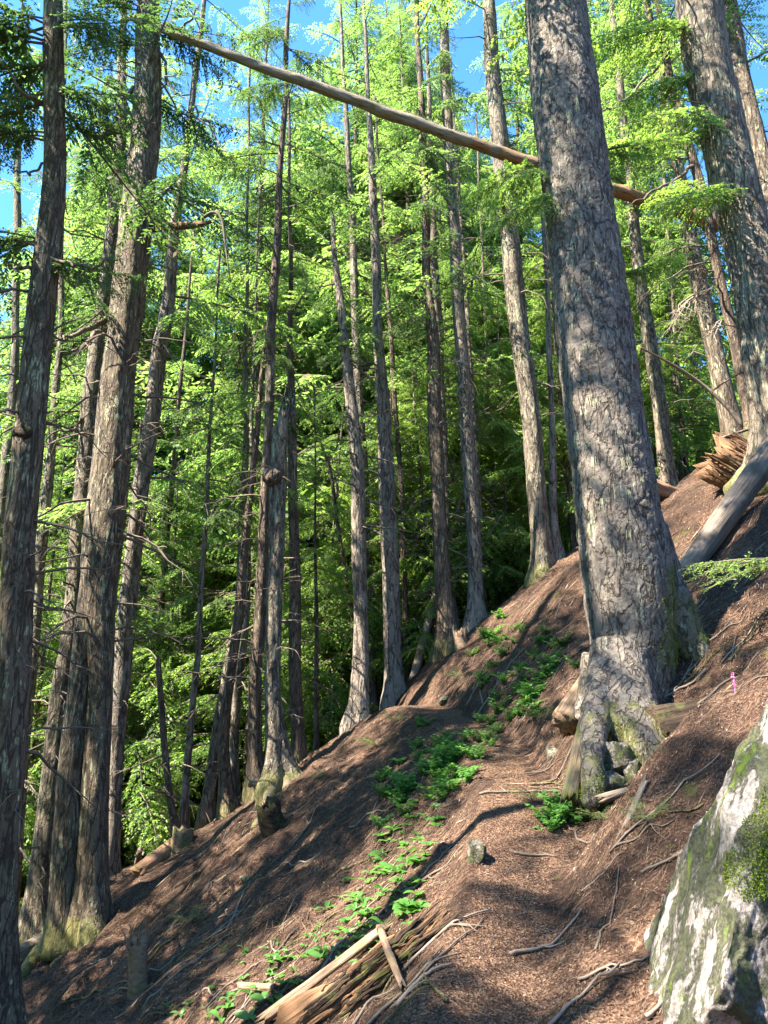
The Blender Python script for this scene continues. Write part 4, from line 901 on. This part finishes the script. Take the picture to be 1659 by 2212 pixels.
# the far forest on the opposite slope: one mass
fp, fd, fu, fl = [], [], [], []
for _ in range(900):
    a = rng.uniform(-.85, .85); d = rng.uniform(46, 130); x, y = math.sin(a)*d, math.cos(a)*d; z0 = Hf(x, y); h = rng.uniform(13, 24); m = 190
    q = rng.random(m)**.8; az = rng.uniform(0, 6.28, m); rr = (1-q)*h*.17*np.sqrt(rng.uniform(.2, 1, m))+.1
    fp.append(np.stack([x+rr*np.cos(az), y+rr*np.sin(az), z0+q*h], 1)); fd.append(unit(np.stack([np.cos(az), np.sin(az), -.5+rng.normal(0, .3, m)], 1))); fu.append(unit(rng.normal(0, .5, (m, 3))+[0, 0, 1])); fl.append(rng.uniform(.5, 1.5, m))
fp, fd, fu, fl = map(np.concatenate, (fp, fd, fu, fl))
tag(link_mesh('far_forest', rhombs(fp, fd, fu, fl, fl*.5).reshape(-1, 3), np.arange(4*len(fp)).reshape(-1, 4), M['folb'], smooth=False), 'far forest covering the opposite slope', 'forest', kind='stuff')

# ------------------------------------------------------------------ plants
def broad_plant(name, seed, n, l, w):
    rng = np.random.default_rng(seed); b = MB()
    for k in range(n):
        az = k*6.283/n+rng.normal(0, .4); L = l*rng.uniform(.7, 1.15); Wd = w*rng.uniform(.8, 1.15); m = 7; t = np.linspace(0, 1, m); el = rng.uniform(.35, .9)
        x = L*t*math.cos(el)*(1); z = L*(t*math.sin(el)-.75*t*t*math.sin(el)) ; half = Wd*np.sin(np.pi*np.clip(t*.94+.05, 0, 1))**.8*.5
        row = np.stack([np.stack([x, -half, z+half*.35], 1), np.stack([x, 0*x, z], 1), np.stack([x, half, z+half*.35], 1)], 1).reshape(-1, 3)
        R = rotm(az, 0, rng.normal(0, .25)); v = row@R.T+[0, 0, .015]
        i = np.arange(m-1)[:, None]*3; f = np.concatenate([i+[0, 1, 4, 3], i+[1, 2, 5, 4]]); b.add(v, f)
    return b.build(name, M['plant'])
def twiggy_plant(name, seed, n, h):
    """a clump of thin stems with small leaves in pairs"""
    rng = np.random.default_rng(seed); b = MB()
    for k in range(n):
        az = rng.uniform(0, 6.28); L = h*rng.uniform(.6, 1.1); t = np.linspace(0, 1, 6); q = np.stack([.6*L*t**1.3*math.cos(az), .6*L*t**1.3*math.sin(az), L*(t-.35*t*t)], 1)+[rng.normal(0, .03), rng.normal(0, .03), 0]
        b.add(*tube(q, np.linspace(.003, .0015, 6), 3, caps=False))
        for s in range(1, 6):
            for sg in (-1, 1, 0):
                a2 = az+sg*1.2+rng.normal(0, .3); d = np.array([math.cos(a2), math.sin(a2), rng.uniform(-.3, .3)]); ll = rng.uniform(.03, .06)
                b.add(rhombs(q[s][None], unit(d)[None], unit(np.array([rng.normal(0, .3), rng.normal(0, .3), 1.0]))[None], np.array([ll]), np.array([ll*.6]))[0], np.array([[0, 1, 2, 3]]))
    return b.build(name, M['plant'])
def fern_plant(name, seed, n, h, mat='folb'):
    rng = np.random.default_rng(seed); c = Crown()
    for k in range(n): c.bough(LIBF[rng.integers(4)], np.array([0, 0, .02]), k*6.283/n+rng.normal(0, .3), rng.uniform(.35, .8), h*rng.uniform(.7, 1.1))
    return c.build(name, M[mat], None, np.zeros(3))
BR = [broad_plant('broadleaf_plant', s, n, l, w) for s, n, l, w in [(1, 3, .17, .07), (2, 4, .15, .065), (3, 5, .14, .055), (4, 3, .20, .085)]]
TW = [twiggy_plant('leafy_plant', s, n, h) for s, n, h in [(5, 7, .20), (6, 9, .16), (7, 11, .24)]]
FE = [fern_plant('fern', s, n, h) for s, n, h in [(8, 6, .30), (9, 5, .24)]]
rng = np.random.default_rng(5); first = set()
def plant(p, px, py, s, label, cat, group):
    g = hit(px, py)
    if g[1] > 16.5: return
    if p in first: o = p.copy(); COL.objects.link(o)
    else: o = p; first.add(p)
    o.location = g-np.array([0, 0, .005]); o.rotation_euler = (rng.normal(0, .12), rng.normal(0, .12)-.15, rng.uniform(0, 6.28)); o.scale = (s,)*3
    tag(o, label, cat, group)
def blob(cx, cy, sx, sy, n, slant=0):
    for _ in range(n):
        y = rng.normal(0, 1); yield cx+rng.normal(0, 1)*sx+slant*y*sy, cy+y*sy
G1 = 'broadleaf plants on the slope left of the trail'
for (cx, cy, sx, sy, n, sl) in [(835, 1905, 42, 48, 30, -.7), (735, 2030, 50, 35, 20, -.9), (900, 1760, 30, 45, 20, -.3), (560, 2130, 60, 45, 22, -.3), (640, 2080, 60, 40, 18, -.3), (900, 1960, 25, 25, 10, 0), (430, 2160, 60, 30, 8, 0), (870, 1850, 40, 40, 18, -.4), (800, 1960, 50, 40, 18, -.6)]:
    for x, y in blob(cx, cy, sx, sy, n, sl): plant(BR[rng.integers(4)], x, min(y, 2205), rng.uniform(.5, 1.0)*(1 if y < 2000 else .8), 'green broad leaved lily plant growing on the slope left of the trail', 'plant', G1)
G2 = 'small leafy plants by the trail'
for (cx, cy, sx, sy, n, sl) in [(955, 1635, 32, 40, 46, .15), (1130, 1500, 38, 32, 30, .2), (1180, 1420, 35, 30, 16, 0), (860, 1690, 30, 40, 16, 0), (1060, 1590, 16, 14, 7, 0), (1205, 1770, 30, 14, 10, 0), (1075, 1380, 30, 25, 14, 0)]:
    for x, y in blob(cx, cy, sx, sy, n, sl): plant(TW[rng.integers(3)], x, y, rng.uniform(.7, 1.2), 'low clump of small green leaves growing beside the trail', 'plant', G2)
for (x, y, s, lab) in [(815, 1615, 1.0, 'feathery green sapling on the ridge left of the trail bend'), (850, 1560, .9, 'feathery green fern below the trail end'), (985, 1465, .9, 'dark green feathery sapling above the far trail'), (410, 1990, .9, 'sparse green fern on the lower left slope'), (690, 1680, .6, 'tiny sapling on the ridge right of the broken topped trunk'), (1150, 1730, .7, 'little green fern at the right edge of the trail'), (1185, 1555, .8, 'yellow green fern under the broken brown log'), (1400, 1780, .8, 'small fir seedling beside the boulder'), (1300, 1775, .6, 'little fern in front of the mossy stones'), (840, 1500, .8, 'dark fern at the trail end'), (590, 1725, .5, 'tiny fern growing at the roots of the broken topped trunk')]:
    plant(FE[rng.integers(2)], x, y, s, lab, 'fern', None)
# fir branch at the right edge, hanging in over the bank
c = Crown(); o0 = P(1700, 1215, 6.9)
for k in range(5): c.bough(LIBF[k % 4], o0+RNG.normal(0, .03, 3), math.radians(175+RNG.normal(0, 14)), -.05+RNG.normal(0, .12), RNG.uniform(.6, .8))
stp = np.array([o0+[.1, 0, .1], o0+[.05, .05, -.3], [o0[0]+.1, o0[1]+.1, Hf(o0[0]+.1, o0[1]+.1)-.1]]); v, f = tube(resample(stp, 10), np.linspace(.015, .03, 10), 6, caps=False); c.S.append(v); c.F.append(f+c.n)
o = c.build('fir_sapling', M['fol'], None, o0); o.location = o0; tag(o, 'fir sapling reaching in from the right edge above the bank', 'sapling')
for (x, y, lab) in [(1463, 1436, 'pink flower spike beside the mossy root of the big tree'), (1588, 1500, 'thin pink flower spike by the grey board at the right edge')]:
    g = hit(x, y); b = MB(); h = .16; b.add(*tube(g+np.stack([.01*np.linspace(0, 1, 6), 0*np.linspace(0, 1, 6), np.linspace(0, h, 6)], 1), np.linspace(.004, .002, 6), 5))
    n = 26; q = g+np.stack([RNG.normal(0, .003, n), RNG.normal(0, .003, n), RNG.uniform(h*.35, h*1.02, n)], 1); d = unit(RNG.normal(0, 1, (n, 3))); qq = rhombs(q, d, unit(RNG.normal(0, 1, (n, 3))), np.full(n, .02), np.full(n, .012)); b.add(qq.reshape(-1, 3), np.arange(4*n).reshape(-1, 4))
    o = b.build('flower_spike', M['flower'], None, g, smooth=False); o.location = g; tag(o, lab, 'flower')

# ------------------------------------------------------------------ sticks one can tell apart, then the litter
SL = ['pale crooked fallen stick lying on the slope', 'thin brown fallen twig lying on the slope', 'dark bent fallen branch lying on the slope']
GR = ['pale sticks on the slope', 'brown twigs on the slope', 'dark branches on the slope']
for k in range(160):
    if k >= 110: x, y = (rng.uniform(1270, 1640), rng.uniform(1120, 1520)) if k % 3 else (rng.uniform(880, 1250), rng.uniform(1300, 1500))
    elif k < 80: x, y = rng.uniform(60, 1000), rng.uniform(1720, 2200)
    else: x, y = rng.uniform(1000, 1640), rng.uniform(1380, 2180)
    g = hit(x, y)
    if g[1] > 14.5 or g[1] < 3: continue
    az = rng.normal(.15, .45) if rng.random() < .75 else rng.uniform(0, 3.1); L = rng.uniform(.25, .95)*(.6+g[1]*.05); n = 12; t = np.linspace(-.5, .5, n); w = np.cumsum(rng.normal(0, .014, (n, 3)), 0)
    q = np.stack([g[0]+L*t*math.cos(az), g[1]+L*t*math.sin(az), 0*t], 1)+w*L; q[:, 2] = H(q[:, 0], q[:, 1])+.012+.03*np.abs(t)*rng.random(); r = rng.uniform(.005, .014)
    b = MB(); b.add(*tube(q, np.linspace(r, r*.45, n), 6, rough=lambda s: .2*fbm(s*30, 2)))
    if rng.random() < .6:
        i0 = rng.integers(3, 9); a2 = az+rng.choice([-1, 1])*.8; l = L*.3; e = q[i0]+np.stack([l*np.linspace(0, 1, 5)*math.cos(a2), l*np.linspace(0, 1, 5)*math.sin(a2), 0*np.zeros(5)], 1); e[1:, 2] = H(e[1:, 0], e[1:, 1])+.012; b.add(*tube(e, np.linspace(r*.6, r*.25, 5), 5))
    m = int(rng.integers(3)); o = b.build('fallen_stick', M[['bleached', 'twig', 'dark'][m]], None, g); o.location = g; tag(o, SL[m], 'stick', GR[m])
def scatter(n, near, d0=2.9):
    u = RNG.uniform(-.60, .62, n); d = d0+(15.1-d0)*RNG.random(n)**near; return u*d, d
def litter(name, n, near, l0, l1, w0, w1, label, align=.5, d0=2.9):
    x, y = scatter(n, near, d0); keep = (np.abs(x-trail_x(y)) > .42) | (RNG.random(n) < .3); x, y = x[keep], y[keep]; n = len(x); az = np.where(RNG.random(n) < align, RNG.normal(.1, .5, n), RNG.uniform(0, 6.28, n)); k = np.clip(y/8, .35, 1.1); l = RNG.uniform(l0, l1, n)*k; w = RNG.uniform(w0, w1, n)*k
    dx, dy = np.cos(az)*l, np.sin(az)*l; z0 = H(x, y); z1 = H(x+dx, y+dy)
    p = np.stack([x, y, z0+.004+RNG.uniform(0, .012, n)], 1); e = np.stack([x+dx, y+dy, z1+.004+RNG.uniform(0, .02, n)], 1); d = unit(e-p)
    q = rhombs(p, d, unit(np.stack([RNG.normal(-.3, .4, n), RNG.normal(-.2, .4, n), np.ones(n)], 1)), np.linalg.norm(e-p, axis=1), w)
    tag(link_mesh(name, q.reshape(-1, 3), np.arange(4*n).reshape(-1, 4), M['chip'], smooth=False), label, 'litter', kind='stuff')
litter('twig_litter', 52000, 1.25, .04, .20, .002, .006, 'fine fallen twigs and needles strewn over the slope', .6)
litter('bark_litter', 100000, 1.3, .008, .034, .006, .015, 'brown bark chips and dry leaves strewn over the forest floor', .2)
litter('branch_litter', 11000, .9, .08, .36, .005, .014, 'small dead branches and bark strips strewn up the farther slope', .3, 7.0)
